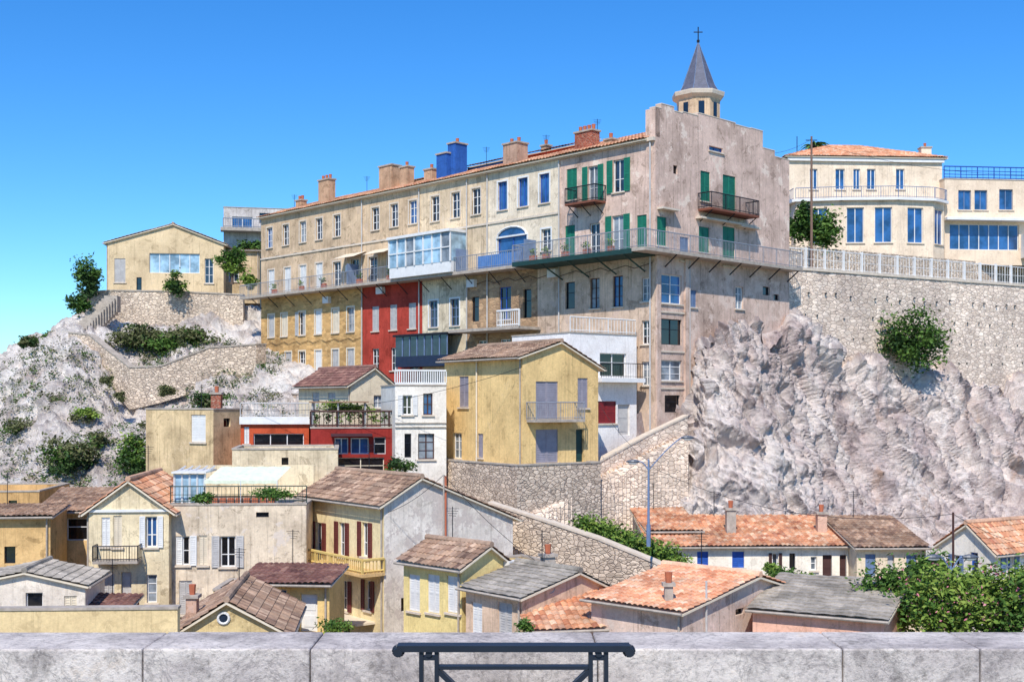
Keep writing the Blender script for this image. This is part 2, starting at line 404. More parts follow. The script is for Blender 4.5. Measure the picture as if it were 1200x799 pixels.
def leaves(bf,c,rad,n,ls):
    for _ in range(n):
        d=Vector((random.gauss(0,.5),random.gauss(0,.5),random.gauss(0,.5)))
        p=Vector((c[0]+d.x*rad[0],c[1]+d.y*rad[1],c[2]+d.z*rad[2]))
        a=Vector((random.uniform(-1,1),random.uniform(-1,1),random.uniform(-.6,.6))).normalized()
        b_=a.cross(Vector((random.uniform(-1,1),random.uniform(-1,1),random.uniform(-1,1)))).normalized()
        s_=ls*random.uniform(.6,1.4)
        bf.face([p-a*s_,p-b_*s_*.45,p+a*s_,p+b_*s_*.45])
# ------------------------------------------------------------ main cliff-top apartment building
def main_building():
    a=math.atan2(.694,.72); Y=75.; C=Vector((bx(768,Y),Y,0))
    dR=Vector((math.cos(a),math.sin(a),0)); dL=Vector((-math.sin(a),math.cos(a),0))
    FR=Fr(C,dR,-dL);FL=Fr(C,dL,-dR); L=FL.u(306);R=FR.u(925)
    ob=Obj('cliff_apartment_building',(C.x,C.y,0))
    A=plaster(220,192,158,.15); Bm=plaster(232,208,174); Cm=plaster(240,224,198,stain=.85); D=plaster(228,198,180,.15,(206,182,166))
    RED=plaster(196,78,64,k=.85,stain=.9); CW=plaster(236,220,190); DR=plaster(222,194,176,.3,(186,166,152)); DL=plaster(218,192,168,.2)
    ZW=9.4;ZE=16.6
    secU=[(492,306,A),(572,492,Bm),(656,572,Cm),(768,656,D)]
    secL=[(425,306,M_STONE_OC),(495,425,RED),(548,495,CW),(630,548,M_STB),(768,630,DL)]
    wins=[]
    def W(px,wm,z0,z1,st,col=None,sur=None):
        u=FL.u(px); wins.append((u-wm/2,u+wm/2,z0,z1,st,col,sur))
    for px in (316,335,355,374,395,440,462,484): W(px,.95,13.7,15.5,'w',None,SILL)
    for px in (510,534,558): W(px,.95,13.6,15.5,'w',None,SILL)
    for px in (589,613,638): W(px,.95,13.6,15.6,'b',BLUEP,WHITE)
    W(670,.95,13.5,15.6,'s',GREENP); W(695,.9,13.1,15.5,'o',GREENP); W(725,.95,13.5,15.6,'o',GREENP)
    for px in (318,337,355,374): W(px,1.0,9.45,11.7,'s',WHITE,SILL)
    for px in (395,416,437,459): W(px,1.1,9.45,11.6,'w',None,SILL)
    W(600,3.0,9.45,11.6,'b',BLUEP,WHITE); W(640,.9,10.3,11.8,'w',None,WHITE)
    W(668,.9,9.45,11.8,'s',GREENP); W(697,.9,9.45,11.7,'w'); W(724,1.0,9.45,12,'o',GREENP); W(752,.8,9.45,11.8,'s',GREENP)
    for i,px in enumerate((318,333,354,373,393,411)): W(px,.95,5.7,7.7,'sshssw'[i],[LGREY,CREAMP,LGREY,WHITE,CREAMP,LGREY][i],CREAMP)
    for i,px in enumerate((323,338,354,373,393,411)): W(px,.95,2.3,4.3,'sswsss'[i],[CREAMP,LGREY,None,WHITE,LGREY,LGREY][i],CREAMP)
    for px in (440,461,483): W(px,.9,5.6,7.6,'s',LGREY)
    for px in (440,462,485): W(px,.9,2.4,4.2,'w')
    for px in (508,533): W(px,1.0,5.6,7.6,'w',BLUEG,WHITE)
    W(557,.8,5.8,7.6,'k');W(592,1.2,5.8,8.1,'w',BLUEP);W(618,.8,5.8,7.8,'k')
    W(565,.9,2.5,4.4,'w');W(592,1.1,2.5,4.4,'w');W(617,.8,2.5,4.4,'w')
    W(668,.9,6.2,8.0,'k');W(697,.85,6.1,8.1,'w',DKBROWN);W(724,.85,6.1,8.1,'w',DKBROWN)
    for z in (6.3,3.6,1.0): W(757,.7,z,z+1.5,'w')
    for secs,z0,z1 in ((secU,ZW-.2,ZE),(secL,-4,ZW-.2)):
        for pa,pb,m in secs:
            u0,u1=sorted((FL.u(pa),FL.u(pb))); u0=max(0,u0)
            hs=[w[:4] for w in wins if u0<(w[0]+w[1])/2<u1 and z0<(w[2]+w[3])/2<z1]
            wallgrid(ob.b('walls',m),FL,u0,u1,z0,z1,hs)
    for w in wins:
        window(ob,FL,*w[:6])
        if w[6]: surround(ob,FL,*w[:4],w[6])
    fbox(ob.b('cornice',SILL),FL,0,L,ZE-.25,ZE-.02,.003,.22)
    fbox(ob.b('string_course',SILL),FL,FL.u(655),L,12.7,12.85,.003,.08)
    for px in (492,572,656,425,548):
        u=FL.u(px); bar(ob.b('downpipes',LGREY),FL.pt(u,1,.1),FL.pt(u,ZE-.3,.1),.055,6)
    bar(ob.b('downpipes',LGREY),FL.pt(.35,-3,.1),FL.pt(.35,ZE-.3,.1),.06,6)
    bar(ob.b('downpipes',LGREY),FR.pt(3.4,-3,.08),FR.pt(3.4,ZW-.3,.08),.05,6)
    rw=[]
    def WR(x0,y0,x1,y1,st,col=None):
        u0,u1=FR.u(x0),FR.u(x1); ym=FR.Y((u0+u1)/2); rw.append((u0,u1,bz(y1,ym),bz(y0,ym),st,col))
    WR(831,160,847,178,'b',BLUEP); WR(821,201,832,236,'s',GREENP); WR(847,206,862,250,'s',GREENP)
    WR(770,254,781,288,'s',GREENP);WR(797,278,807,306,'s',BLUEG);WR(819,266,831,296,'s',GREENP);WR(847,266,861,312,'s',GREENP)
    WR(775,322,799,356,'w');WR(775,374,799,404,'k');WR(775,422,799,446,'w');WR(779,463,797,483,'k')
    WR(862,336,871,362,'w');WR(894,336,902,346,'k');WR(907,345,913,352,'k');WR(808,340,816,360,'s',BLUEG);WR(789,194,794,204,'k')
    zt=16.9
    wallgrid(ob.b('walls',D),FR,0,R,ZW-.2,zt,[w[:4] for w in rw if w[3]>ZW])
    wallgrid(ob.b('walls',DR),FR,0,R,-5,ZW-.2,[w[:4] for w in rw if w[3]<=ZW])
    for w in rw: window(ob,FR,*w)
    for u0,u1 in ((.02,.4),(2.9,3.3)): fbox(ob.b('bay_pilasters',DR),FR,u0,u1,-4,ZW-.25,.003,.14)
    for y in (366,412,455): fbox(ob.b('bay_bands',SILL),FR,.41,2.89,bz(y,76)-.05,bz(y,76)+.05,.003,.07)
    steps=[(765,775,18.45),(775,790,18.75),(790,800,18.5),(800,818,18.6),(818,862,18.8),(862,880,18.7),(880,894,18.75),(894,908,17.6),(908,925,17.2)]
    pw=ob.b('parapet_wall',D); cp=ob.b('parapet_coping',SILL)
    for x0,x1,z in steps:
        u0=max(0,FR.u(x0));u1=min(R,FR.u(x1))
        if u1<=u0: continue
        fbox(pw,FR,u0,u1,zt,z,-.45,0); fbox(cp,FR,u0,u1,z+.002,z+.06,-.48,.02)
    fbox(pw,FL,0,.8,ZE,18.4,-.45,.001)
    FE=Fr(C+dR*R,dL,dR); wallgrid(ob.b('walls',D),FE,0,12,-5,zt,[])
    wallgrid(ob.b('walls',A),Fr(C+dL*L,dR,dL),0,R*.8,0,ZE,[])
    wallgrid(ob.b('walls',A),Fr(C+dR*R*.8,dL,dR),12,L,0,ZE,[])
    wallgrid(ob.b('walls',A),Fr(C+dL*12,dR,dL),R*.7,R,0,zt,[])
    up=Vector((0,0,1))
    rise=2.2; uh=R*.45
    ev=dR*uh+up*rise; Sl=ev.length; ev.normalize()
    tileplane(ob,'roof',T_OR,C+up*(ZE+.06)-ev*.45+dL*.5,dL,L-.3,ev,Sl+.45,.3)
    ev2=(-dR*(R*.36)+up*rise); S2=ev2.length
    tileplane(ob,'roof',T_BR,C+dR*(R*.81)+dL*.5+up*(ZE+.06),dL,L-.3,ev2,S2,.4)
    def ch(px,yt_,w,d,back,mat,pots=3,yb_=None):
        f2=Fr(C+dR*back,dL,-dR); u=f2.u(px); p=f2.pt(u,0,0); Yp=p.y
        chimney(ob,(p.x,p.y),w,d,ZE-.2,bz(yt_,Yp),mat,pots,ang=a+math.pi/2)
    CH=plaster(206,170,138)
    ch(383,212,1.6,.7,3.,CH,3);ch(457,196,1.7,1.,3.5,CH,0);ch(477,197,1.,.7,3.5,CH,1);ch(604,170,1.5,1.1,3.,plaster(198,166,144),2);ch(688,156,1.6,.8,2.5,M_BRICK,4)
    BL=plaster(56,108,190,k=.8,stain=.6)
    ch(523,182,1.2,1.,2.5,BL,0);ch(536,170,.9,1.2,3.,BL,1);ch(506,200,1.,.8,3.5,CH,1);ch(716,165,.7,.6,3,CH,1);ch(640,172,.6,.5,6,CH,1);ch(353,236,.9,.6,3,CH,2)
    for x0,x1,yt_,back,m in ((470,515,208,4.5,CH),(548,592,188,4.5,BL),(618,672,172,5.,plaster(200,90,70))):
        f2=Fr(C+dR*back,dL,-dR); u1,u0=f2.u(x0),f2.u(x1); Yp=f2.Y((u0+u1)/2); zt2=bz(yt_,Yp)
        wallgrid(ob.b('roof_dormer',m),f2,u0,u1,ZE,zt2-.25,[])
        q=ob.b('roof_dormer',m); q.face([f2.pt(u1,ZE),f2.pt(u1,zt2-.25),f2.pt(u1,zt2-.25,-4),f2.pt(u1,ZE,-4)]); q.face([f2.pt(u0,ZE),f2.pt(u0,zt2-.25),f2.pt(u0,zt2-.25,-4),f2.pt(u0,ZE,-4)])
        ev=dR*3.+up*.9
        tileplane(ob,'dormer_roof',T_DK if m is not CH else T_BR,f2.pt(u0-.2,zt2-.25,.25),dL,u1-u0+.4,ev,3.2,.3)
    sl=ob.b('balcony_slab',CONC)
    u1=FL.u(628); u2=L+1.6
    fbox(sl,FL,u1,u2,ZW-.22,ZW,.003,1.25)
    fbox(ob.b('balcony_slab_green',DGREEN),FL,-.0,u1-.002,ZW-.3,ZW,.003,2.3)
    fbox(sl,FR,-2.3,R,ZW-.2,ZW+.004,.003,1.1)
    for i in range(14):
        u=u1+1+i*2.6
        if u<L+1: 
            bf=ob.b('brackets',IRON); bar(bf,FL.pt(u,ZW-.25,1.1),FL.pt(u,ZW-1.1,.05),.04,4)
    for i in range(4):
        u=.8+i*2.4; bar(ob.b('brackets',DGREEN),FL.pt(u,ZW-.3,2.1),FL.pt(u,ZW-1.2,.05),.06,4)
    for i in range(7):
        u=.9+i*2.3; bar(ob.b('brackets',IRON),FR.pt(u,ZW-.2,1.),FR.pt(u,ZW-.9,.05),.05,4)
    rail(ob,[FL.pt(u1,ZW,1.2),FL.pt(u2,ZW,1.2),FL.pt(u2,ZW,0)],1.05,RAILG,.2,.016)
    rail(ob,[FR.pt(R,ZW,.0),FR.pt(R,ZW,1.05),FR.pt(-2.25,ZW,1.05)],1.1,RAILG,.16,.018)
    rail(ob,[FL.pt(-1,ZW,2.25),FL.pt(u1,ZW,2.25),FL.pt(u1,ZW,1.2)],1.15,RAILG,.13,.018)
    for px in (420,474,548,628):
        u=FL.u(px); fbox(ob.b('privacy_screens',BLUEG),FL,u-.03,u+.03,ZW+.01,ZW+1.7,.01,1.15)
    ua,ub=FL.u(546),FL.u(474)
    fv=Fr(FL.pt(0,0,1.5),dL,-dR)
    fbox(ob.b('veranda_floor',WHITE),FL,ua,ub,ZW+.01,ZW+.8,.01,1.48)
    fbox(ob.b('veranda_roof',WHITE),FL,ua-.1,ub+.1,12.35,12.55,.01,1.7)
    n=7
    for i in range(n):
        x=ua+(ub-ua)*i/n; y=ua+(ub-ua)*(i+1)/n
        ob.b('veranda_glass',random.choice((G_L,G_L,G_C))).face([fv.pt(x,ZW+.8),fv.pt(y,ZW+.8),fv.pt(y,12.35),fv.pt(x,12.35)])
        fbox(ob.b('veranda_frame',WHITE),fv,x-.06,x+.06,ZW+.8,12.35,.004,.07)
    fbox(ob.b('veranda_frame',WHITE),fv,ub-.06,ub+.06,ZW+.8,12.35,.004,.07)
    fbox(ob.b('veranda_frame',WHITE),fv,ua,ub,11.2,11.28,.071,.09)
    ob.b('veranda_glass',G_L).face([FL.pt(ua,ZW+.8,0),FL.pt(ua,ZW+.8,1.5),FL.pt(ua,12.35,1.5),FL.pt(ua,12.35,0)])
    fbox(ob.b('blue_balcony_panel',flat('blue_balcony_paint',(84,128,186),.5)),FL,FL.u(627),FL.u(574),ZW+.01,ZW+.9,1.15,1.19)
    for i in range(8):
        t0=math.pi*i/8;t1=math.pi*(i+1)/8; uc=FL.u(600)
        bar(ob.b('arch_trim',WHITE),FL.pt(uc+1.5*math.cos(t0),11.6+.7*math.sin(t0),.05),FL.pt(uc+1.5*math.cos(t1),11.6+.7*math.sin(t1),.05),.08,5)
        ob.b('arch_glass',G_B).face([FL.pt(uc,11.6,.01),FL.pt(uc+1.5*math.cos(t0),11.6+.7*math.sin(t0),.01),FL.pt(uc+1.5*math.cos(t1),11.6+.7*math.sin(t1),.01)])
    def smallbal(fr,x0,x1,z,dp,m=IRON):
        ua,ub=sorted((fr.u(x0),fr.u(x1))); fbox(ob.b('small_balcony_slab',RUST),fr,ua,ub,z-.14,z,.003,dp)
        rail(ob,[fr.pt(ua,z,0),fr.pt(ua,z,dp-.04),fr.pt(ub,z,dp-.04),fr.pt(ub,z,0)],1.,m,.12,.02,key='small_balcony_rail')
        for u in (ua+.2,(ua+ub)/2,ub-.2): bar(ob.b('small_balcony_brackets',m),fr.pt(u,z-.14,dp-.1),fr.pt(u,z-.8,.03),.04,4)
    smallbal(FL,710,675,13.05,1.1); smallbal(FR,818,874,12.55,1.1)
    for px in (417,452):
        u=FL.u(px); b_=ob.b('awnings',CREAMP); b_.face([FL.pt(u-1.4,12.1,.02),FL.pt(u+1.4,12.1,.02),FL.pt(u+1.4,11.6,1.3),FL.pt(u-1.4,11.6,1.3)])
    for x0,x1,y in ((770,790,247),(815,880,262),(862,885,268)):
        ua,ub=FR.u(x0),FR.u(x1); z=bz(y,FR.Y((ua+ub)/2)); fbox(ob.b('ledges',SILL),FR,ua,ub,z,z+.12,.003,.5)
    ua,ub=FL.u(541),FL.u(480)
    fbox(ob.b('glazed_bay',flat('navy_panels',(34,44,70),.4)),FL,ua,ub,2.6,3.4,.01,1.4)
    fbox(ob.b('glazed_bay_roof',IRON),FL,ua-.1,ub+.1,4.9,5.05,.01,1.6)
    fb=Fr(FL.pt(0,0,1.38),dL,-dR)
    for i in range(7):
        x=ua+(ub-ua)*i/7; y=ua+(ub-ua)*(i+1)/7
        ob.b('bay_glass',G_D).face([fb.pt(x,3.4),fb.pt(y,3.4),fb.pt(y,4.9),fb.pt(x,4.9)]); fbox(ob.b('bay_frame',BLUEG),fb,x-.04,x+.04,3.4,4.9,.003,.05)
    ua,ub=FL.u(634),FL.u(552)
    fbox(ob.b('terrace_slab',CONC),FL,ua,ub,4.9,5.1,.01,2.2); rail(ob,[FL.pt(ua,5.1,2.1),FL.pt(FL.u(608),5.1,2.1)],1.1,WHITE,.2,.04); 
    fbox(ob.b('terrace_slab',CONC),FL,ua,ub,1.6,1.8,.01,2.4); rail(ob,[FL.pt(ua,1.8,2.3),FL.pt(ub,1.8,2.3)],1.0,LGREY,.2,.04)
    for px,z in ((412,10.6),(555,8.3),(650,8.4),(385,8.2),(448,8.5)):
        u=FL.u(px); fbox(ob.b('air_conditioner',WHITE),FL,u-.4,u+.4,z,z+.55,.02,.35)
    for z,xa,xb in ((12.9,492,306),(8.7,765,548),(5.2,425,306)):
        prev=None
        for i in range(25):
            u=lerp(FL.u(xa),FL.u(xb),i/24); q=FL.pt(u,z-.12*(i%3),.06)
            if prev: bar(ob.b('facade_cables',IRON),prev,q,.02,4)
            prev=q
    for px in (330,362,388,430,466,645,660,683,708,735):
        u=FL.u(px); d=.8 if px<600 else 1.7
        fbox(ob.b('planters',POT),FL,u-.25,u+.25,ZW+.01,ZW+.4,d-.2,d+.1); leaves(ob.b('planter_leaves',LF[random.choice((0,2))]),FL.pt(u,ZW+.65,d),(.25,.25,.25),60,.1)
    u=FR.u(838)+.8; c=FR.pt(u,0,-2.0); Yc=c.y
    zb=18.; zc=bz(119,Yc); z2=bz(111,Yc)
    tm=plaster(228,198,164); q=ob.b('turret',tm)
    def ring(r,z,n=8,off=math.pi/8): return [Vector((c.x+r*math.cos(2*math.pi*i/n+off),c.y+r*math.sin(2*math.pi*i/n+off),z)) for i in range(n+1)]
    q.grid([ring(1.5,zb-1.5),ring(1.5,zc)])
    ob.b('turret_cornice',SILL).grid([ring(1.5,zc-.02),ring(1.78,zc+.18),ring(1.82,z2-.08),ring(1.82,z2),ring(0.1,z2+.05)])
    zt3=bz(50,Yc)
    sp_=ob.b('spire',SLATE); rings=[ring(1.42,z2+.03),ring(1.12,z2+.55)]+[ring(1.12*(1-t/8),z2+.55+(zt3-z2-.55)*t/8) for t in range(1,8)]+[ring(.03,zt3)]
    sp_.grid(rings)
    for i in range(8):
        r0=ring(1.43,z2+.04)[i];r1=ring(1.13,z2+.55)[i];r2=ring(.03,zt3)[i]; e=ob.b('spire_ribs',BLUEG); bar(e,r0,r1,.02,4);bar(e,r1,r2,.018,4)
    zx=bz(32,Yc); k=ob.b('cross',IRON); bar(k,(c.x,c.y,zt3-.2),(c.x,c.y,zx),.04,6); bar(k,(c.x-.3,c.y,zx-.35),(c.x+.3,c.y,zx-.35),.035,6)
    bar(k,(c.x,c.y,zt3),(c.x,c.y,zt3+.16),.1,8)
    for i in range(8):
        t=2*math.pi*i/8; d=Vector((math.cos(t),math.sin(t),0)); s_=Vector((-d.y,d.x,0)); m_=c+d*1.4; m_.z=0
        z0_,z1_=zc-1.25,zc-.3
        ob.b('turret_openings',G_K).face([m_+s_*-.2+Vector((0,0,z0_)),m_+s_*.2+Vector((0,0,z0_)),m_+s_*.2+Vector((0,0,z1_)),m_+s_*-.2+Vector((0,0,z1_))])
    for px,h in ((700,2.2),(570,2.),(640,1.9),(430,1.8),(345,1.6)):
        f2=Fr(C+dR*4,dL,-dR); aerial(ob,f2.pt(f2.u(px),ZE+1,0),h)
    ob.finish()
main_building()
# ------------------------------------------------------------ other buildings
CRM=plaster(240,222,184); YEL=plaster(240,206,144,stain=.75); OCH=plaster(230,194,138); BEI=plaster(224,198,154,.15); PNK=plaster(228,190,166,.3,(170,145,130))
WHP=plaster(244,234,220,.4,(176,164,154),stain=.8)
Bld('hilltop_house',126,118,6,None,262,352,284,plaster(228,204,164,stain=.7),'gableR',(203,263),T_BR,L=8,over=.4,
  wins=[('R',175,297,234,320,'g',WHITE),('R',134,303,147,331,'s',LGREY),('R',240,303,250,332,'w'),('R',160,325,166,345,'k')])
Bld('hilltop_annex',250,121,8,None,304,355,293,plaster(218,192,152),'shedR',None,T_BR,L=5,rise=.6,wins=[('R',268,305,280,330,'w')])
b=Bld('modern_hill_house',262,136,12,None,345,300,243,plaster(212,204,198),'flat',L=8,wins=[('R',272,254,296,267,'g'),('R',304,250,330,262,'k')],fin=False)
rail(b.ob,[b.FR.pt(0,bz(268,136),1.5),b.FR.pt(b.R*.7,bz(268,136),1.5)],1.,RAILG,.2,.03); fbox(b.ob.b('terrace',CONC),b.FR,-.3,b.R*.7,bz(272,136),bz(268,136)-.02,.02,1.6)
b.ob.finish()
def villa():
    m=plaster(242,222,196,0,stain=.5)
    wn=[('R',x0,198,x1,222,'b',WHITE) for x0,x1 in ((949,958),(979,990),(1000,1008),(1016,1026),(1050,1060))]
    b=Bld('hillside_villa',924,104,4,None,1104,305,184,m,'hip',None,T_RED,L=11,rise=2.2,wins=wn,fin=False)
    ob=b.ob; Yc=104
    z0=bz(300,102);z1=bz(234,102)
    pts=[b.FR.pt(0.2,0,0),b.FR.pt(0.2,0,1.4),b.FR.pt(b.R*.28,0,2.4),b.FR.pt(b.R*.62,0,3.0),b.FR.pt(b.R*.86,0,2.6),b.FR.pt(b.R*.97,0,1.4),b.FR.pt(b.R*.98,0,0)]
    for p,q in zip(pts,pts[1:]):
        e=(q-p);Ln=e.length;e.normalize();n=Vector((e.y,-e.x,0)); f=Fr(p,e,n)
        k=max(1,int(Ln/1.9)); hs=[]
        for i in range(k):
            c=Ln*(i+.5)/k; wv=min(1.45,Ln/k*.8); hs.append((c-wv/2,c+wv/2,z0+1.1,z1-.7))
        if Ln<1.5: hs=[]
        wallgrid(ob.b('walls',m),f,0,Ln,z0-2,z1,hs)
        for h in hs: window(ob,f,*h,'b',WHITE)
        fbox(ob.b('terrace_edge',WHITE),f,-.1,Ln+.1,z1-.12,z1+.1,-.1,.35)
        rail(ob,[f.pt(0,z1+.1,.2),f.pt(Ln,z1+.1,.2)],.95,BLUEG,.2,.016)
    ob.b('terrace_floor',CONC).face([Vector((p.x,p.y,z1)) for p in pts])
    fbox(ob.b('cornice',WHITE),b.FR,-.1,b.R+.1,b.z1-.35,b.z1-.02,.003,.25)
    p=b.FR.pt(b.R*.98,0,-3); chimney(ob,(p.x,p.y),.9,.8,b.z1,bz(172,107),m,1)
    ob.finish()
villa()
b=Bld('modern_villa_wing',1107,104,6,None,1262,310,210,plaster(236,214,188,0,stain=.4),'flat',L=9,par=.2,
  wins=[('R',1123,223,1138,246,'b',BLUEG),('R',1142,223,1157,246,'b',BLUEG),('R',1171,222,1187,246,'b',BLUEG),('R',1210,222,1230,246,'b'),('R',1113,263,1194,293,'g')],fin=False)
rail(b.ob,[b.FR.pt(0,b.z1+.09,-.1),b.FR.pt(b.R,b.z1+.09,-.1)],1.05,BLUEP,.5,.03,bars=(.35,.65))
fbox(b.ob.b('canopy',WHITE),b.FR,-.2,b.R,bz(259,104),bz(256,104),.003,.9)
fbox(b.ob.b('white_portal',WHITE),b.FR,b.FR.u(1196),b.FR.u(1215),bz(300,103),bz(272,103),.01,1.6)
b.ob.finish()
b=Bld('white_modern_house',668,72,38,600,746,620,390,plaster(244,240,236,0,stain=.35,k=.98),'flat',par=.3,
  wins=[('R',703,414,734,441,'k',WHITE),('R',700,470,722,496,'s',REDP),('R',724,474,738,510,'d',LGREY),('L',640,420,655,450,'w')],fin=False)
fbox(b.ob.b('balcony_ledge',WHITE),b.FR,b.FR.u(695),b.R,bz(448,74),bz(443,74),.003,.8)
rail(b.ob,[b.FR.pt(b.FR.u(695),bz(443,74),.75),b.FR.pt(b.R,bz(443,74),.75)],.9,IRON,.2,.012)
rail(b.ob,[b.FR.pt(.1,b.z1+.09,-.1),b.FR.pt(b.R,b.z1+.09,-.1)],.9,WHITE,.25,.02)
b.ob.finish()
b=Bld('yellow_house',612,66,35,521,701,560,417,YEL,'gableR',(656,401),T_BR,yr=430,over=.45,
  wins=[('L',538,441,549,477,'s',GREYP),('L',531,507,541,537,'w'),('L',560,508,566,536,'s',GREYP),('R',628,447,654,491,'s',GREYP),('R',677,443,689,478,'s',GREYP),('R',628,503,654,542,'s',GREYP),('R',675,503,684,541,'d',DGREEN)],fin=False)
z=bz(491,67.5); f=b.FR
fbox(b.ob.b('balcony',CONC),f,f.u(617),f.u(673),z-.15,z,.003,1.)
rail(b.ob,[f.pt(f.u(617),z,0),f.pt(f.u(617),z,.95),f.pt(f.u(673),z,.95),f.pt(f.u(673),z,0)],.95,RAILG,.12,.016)
bar(b.ob.b('downpipes',CREAMP),b.FL.pt(b.L*.55,b.z0,.08),b.FL.pt(b.L*.55,b.z1,.08),.05)
b.ob.finish()
Bld('stone_terrace_wall',606,64.5,35,505,704,700,546,M_ST,'flat',par=.1)
b=Bld('narrow_white_house',463,69,14,None,523,640,452,plaster(240,234,222,stain=.5),'flat',L=6,par=.2,
  wins=[('R',472,463,483,486,'o',WHITE),('R',496,461,507,486,'w',DKBROWN),('R',474,508,482,536,'k'),('R',490,508,509,538,'w',DKBROWN)],fin=False)
for y in (495,500): fbox(b.ob.b('string',CONC),b.FR,0,b.R,bz(y,69)-.06,bz(y,69),.003,.08)
fbox(b.ob.b('lattice_balustrade',WHITE),b.FR,0,b.R,b.z1+.09,b.z1+.2,-.1,0);fbox(b.ob.b('lattice_balustrade',WHITE),b.FR,0,b.R,b.z1+.85,b.z1+.95,-.1,0)
for i in range(24):
    u=b.R*i/23; fbox(b.ob.b('lattice_balustrade',WHITE),b.FR,u-.03,u+.03,b.z1+.2,b.z1+.85,-.08,-.02)
b.ob.finish()
Bld('small_cream_house',411,78,36,350,463,620,449,plaster(236,220,190,stain=.5),'gableR',(438,431),T_DK,over=.5,yr=452,
  wins=[('R',438,463,450,478,'w'),('L',366,460,374,478,'s',LGREY),('L',384,460,393,478,'s',LGREY)])
Bld('rooftop_shelter',322,92,30,300,352,520,462,M_ST,'flat')
b=Bld('beige_block_house',250,73,62,171,284,680,480,BEI,'flat',par=.3,wins=[('L',224,486,241,518,'s',WHITE),('R',262,490,270,500,'k')],fin=False)
p=b.FL.pt(b.L*.08,0,-.8); chimney(b.ob,(p.x,p.y),.6,.5,b.z1-.3,bz(462,74),M_BRICK,1); aerial(b.ob,b.FL.pt(b.L*.5,b.z1,-2),1.6); b.ob.finish()
b=Bld('orange_house',282,71,6,None,362,680,494,plaster(210,96,62,k=.85,stain=.6),'flat',L=6,par=.3,wins=[('R',297,508,356,523,'k',WHITE),('R',286,500,292,520,'s',WHITE)],fin=False)
fbox(b.ob.b('white_band',WHITE),b.FR,-.05,b.R+.05,b.z1-.15,b.z1+.3,.003,.2); rail(b.ob,[b.FR.pt(0,b.z1+.3,.1),b.FR.pt(b.R,b.z1+.3,.1)],.8,LGREY,.2,.02); b.ob.finish()
b=Bld('red_house',364,69.5,8,None,461,680,502,plaster(160,56,50,k=.85,stain=.6),'flat',L=7,par=.3,
  wins=[('R',392,513,408,532,'g'),('R',411,513,432,532,'g'),('R',438,512,452,532,'k',LGREY),('R',395,536,450,560,'k',CREAMP)],fin=False)
ob=b.ob
z=b.z1
for u in (0.1,b.R*.33,b.R*.66,b.R-.1):
    for d in (-.2,-3.5): bar(ob.b('pergola',LGREY),b.FR.pt(u,z-.3,d),b.FR.pt(u,z+1.5,d),.05,4)
fbox(ob.b('pergola_roof',flat('reed_cover',(150,120,96),.9)),b.FR,-.1,b.R*.7,z+1.5,z+1.58,-3.7,0)
rail(ob,[b.FR.pt(0,z+.1,-.05),b.FR.pt(b.R,z+.1,-.05)],.9,DKBROWN,.25,.03)
fbox(ob.b('awning',flat('dark_awning',(76,42,48),.8)),b.FR,b.FR.u(388),b.FR.u(436),bz(511,69.5),bz(508,69.5),.01,.8)
for i in range(7):
    u=b.R*(.06+i*.14); leaves(ob.b('terrace_plants',LF[i%3]),b.FR.pt(u,z+.6,-.5),(.3,.3,.35),70,.1)
ob.finish()
Bld('cream_terrace_house',272,64,8,None,396,700,527,plaster(236,218,184,.15),'flat',L=5,par=.25,yr=None,wins=[('R',330,536,338,548,'k')])
b=Bld('balcony_terrace_house',197,57,3,None,359,800,592,plaster(236,218,192,.2,(184,172,160)),'flat',L=6.5,par=.1,
  wins=[('R',206,628,222,662,'h',WHITE),('R',233,627,243,662,'s',CREAMP),('R',258,628,276,664,'o',LGREY),('R',300,600,315,606,'k'),('R',210,680,225,720,'s',LGREY)],fin=False)
ob=b.ob;f=b.FR;z=b.z1
rail(ob,[f.pt(.1,z+.1,-.08),f.pt(b.R,z+.1,-.08)],.8,DGREEN,.2,.014,bars=(.5,))
ua,ub=f.u(201),f.u(237)
for i in range(5):
    u=ua+(ub-ua)*i/4; bar(ob.b('conservatory_frame',WHITE),f.pt(u,z,-.6),f.pt(u,z+1.5,-.6),.05,4); bar(ob.b('conservatory_frame',WHITE),f.pt(u,z+1.5,-.6),f.pt(u,z+1.7,-3),.05,4)
fbox(ob.b('conservatory_glass',G_L),f,ua,ub,z+.1,z+1.45,-.64,-.62); fbox(ob.b('conservatory_roof',WHITE),f,ua-.1,ub+.1,z+1.5,z+1.58,-3,-.4)
aw=ob.b('awning_canvas',flat('canvas',(226,232,206),.8))
u0,u1=f.u(238),f.u(324); zz=z+1.15
rows=[]
for t in range(5):
    rows.append([f.pt(lerp(u0,u1,i/12)+t*.08,zz+t*.13+(.03 if i%2 else 0),-.2-t*.65) for i in range(13)])
aw.grid(rows); aw.grid([[p-Vector((0,0,.16)) for p in rows[0]],rows[0]])
for i in (0,6,12):
    q=rows[0][i]; bar(ob.b('awning_posts',WHITE),Vector((q.x,q.y,z)),q,.025,4)
for i in range(9):
    u=f.u(240+i*9.5); q=f.pt(u,z,-.5); fbox(ob.b('planter_pots',POT),Fr(q,f.e,f.n),-.15,.15,z,z+.3,-.15,.15)
fbox(ob.b('terrace_back_wall',CRM),f,0,b.R-.3,z,z+1.6,-6,-5.8)
ob.finish()
b=Bld('cream_gable_house',104,56,5,None,198,800,597,CRM,'gableR',(151,563),T_OR,L=7,over=.45,
  wins=[('R',119,606,129,640,'s',WHITE),('R',133,604,143,641,'s',CREAMP),('R',171,605,184,641,'o',WHITE),('R',120,672,134,712,'s',LGREY),('R',142,670,154,712,'d',LGREY),('R',172,673,184,706,'w')],fin=False)
f=b.FR;z=bz(655,56)
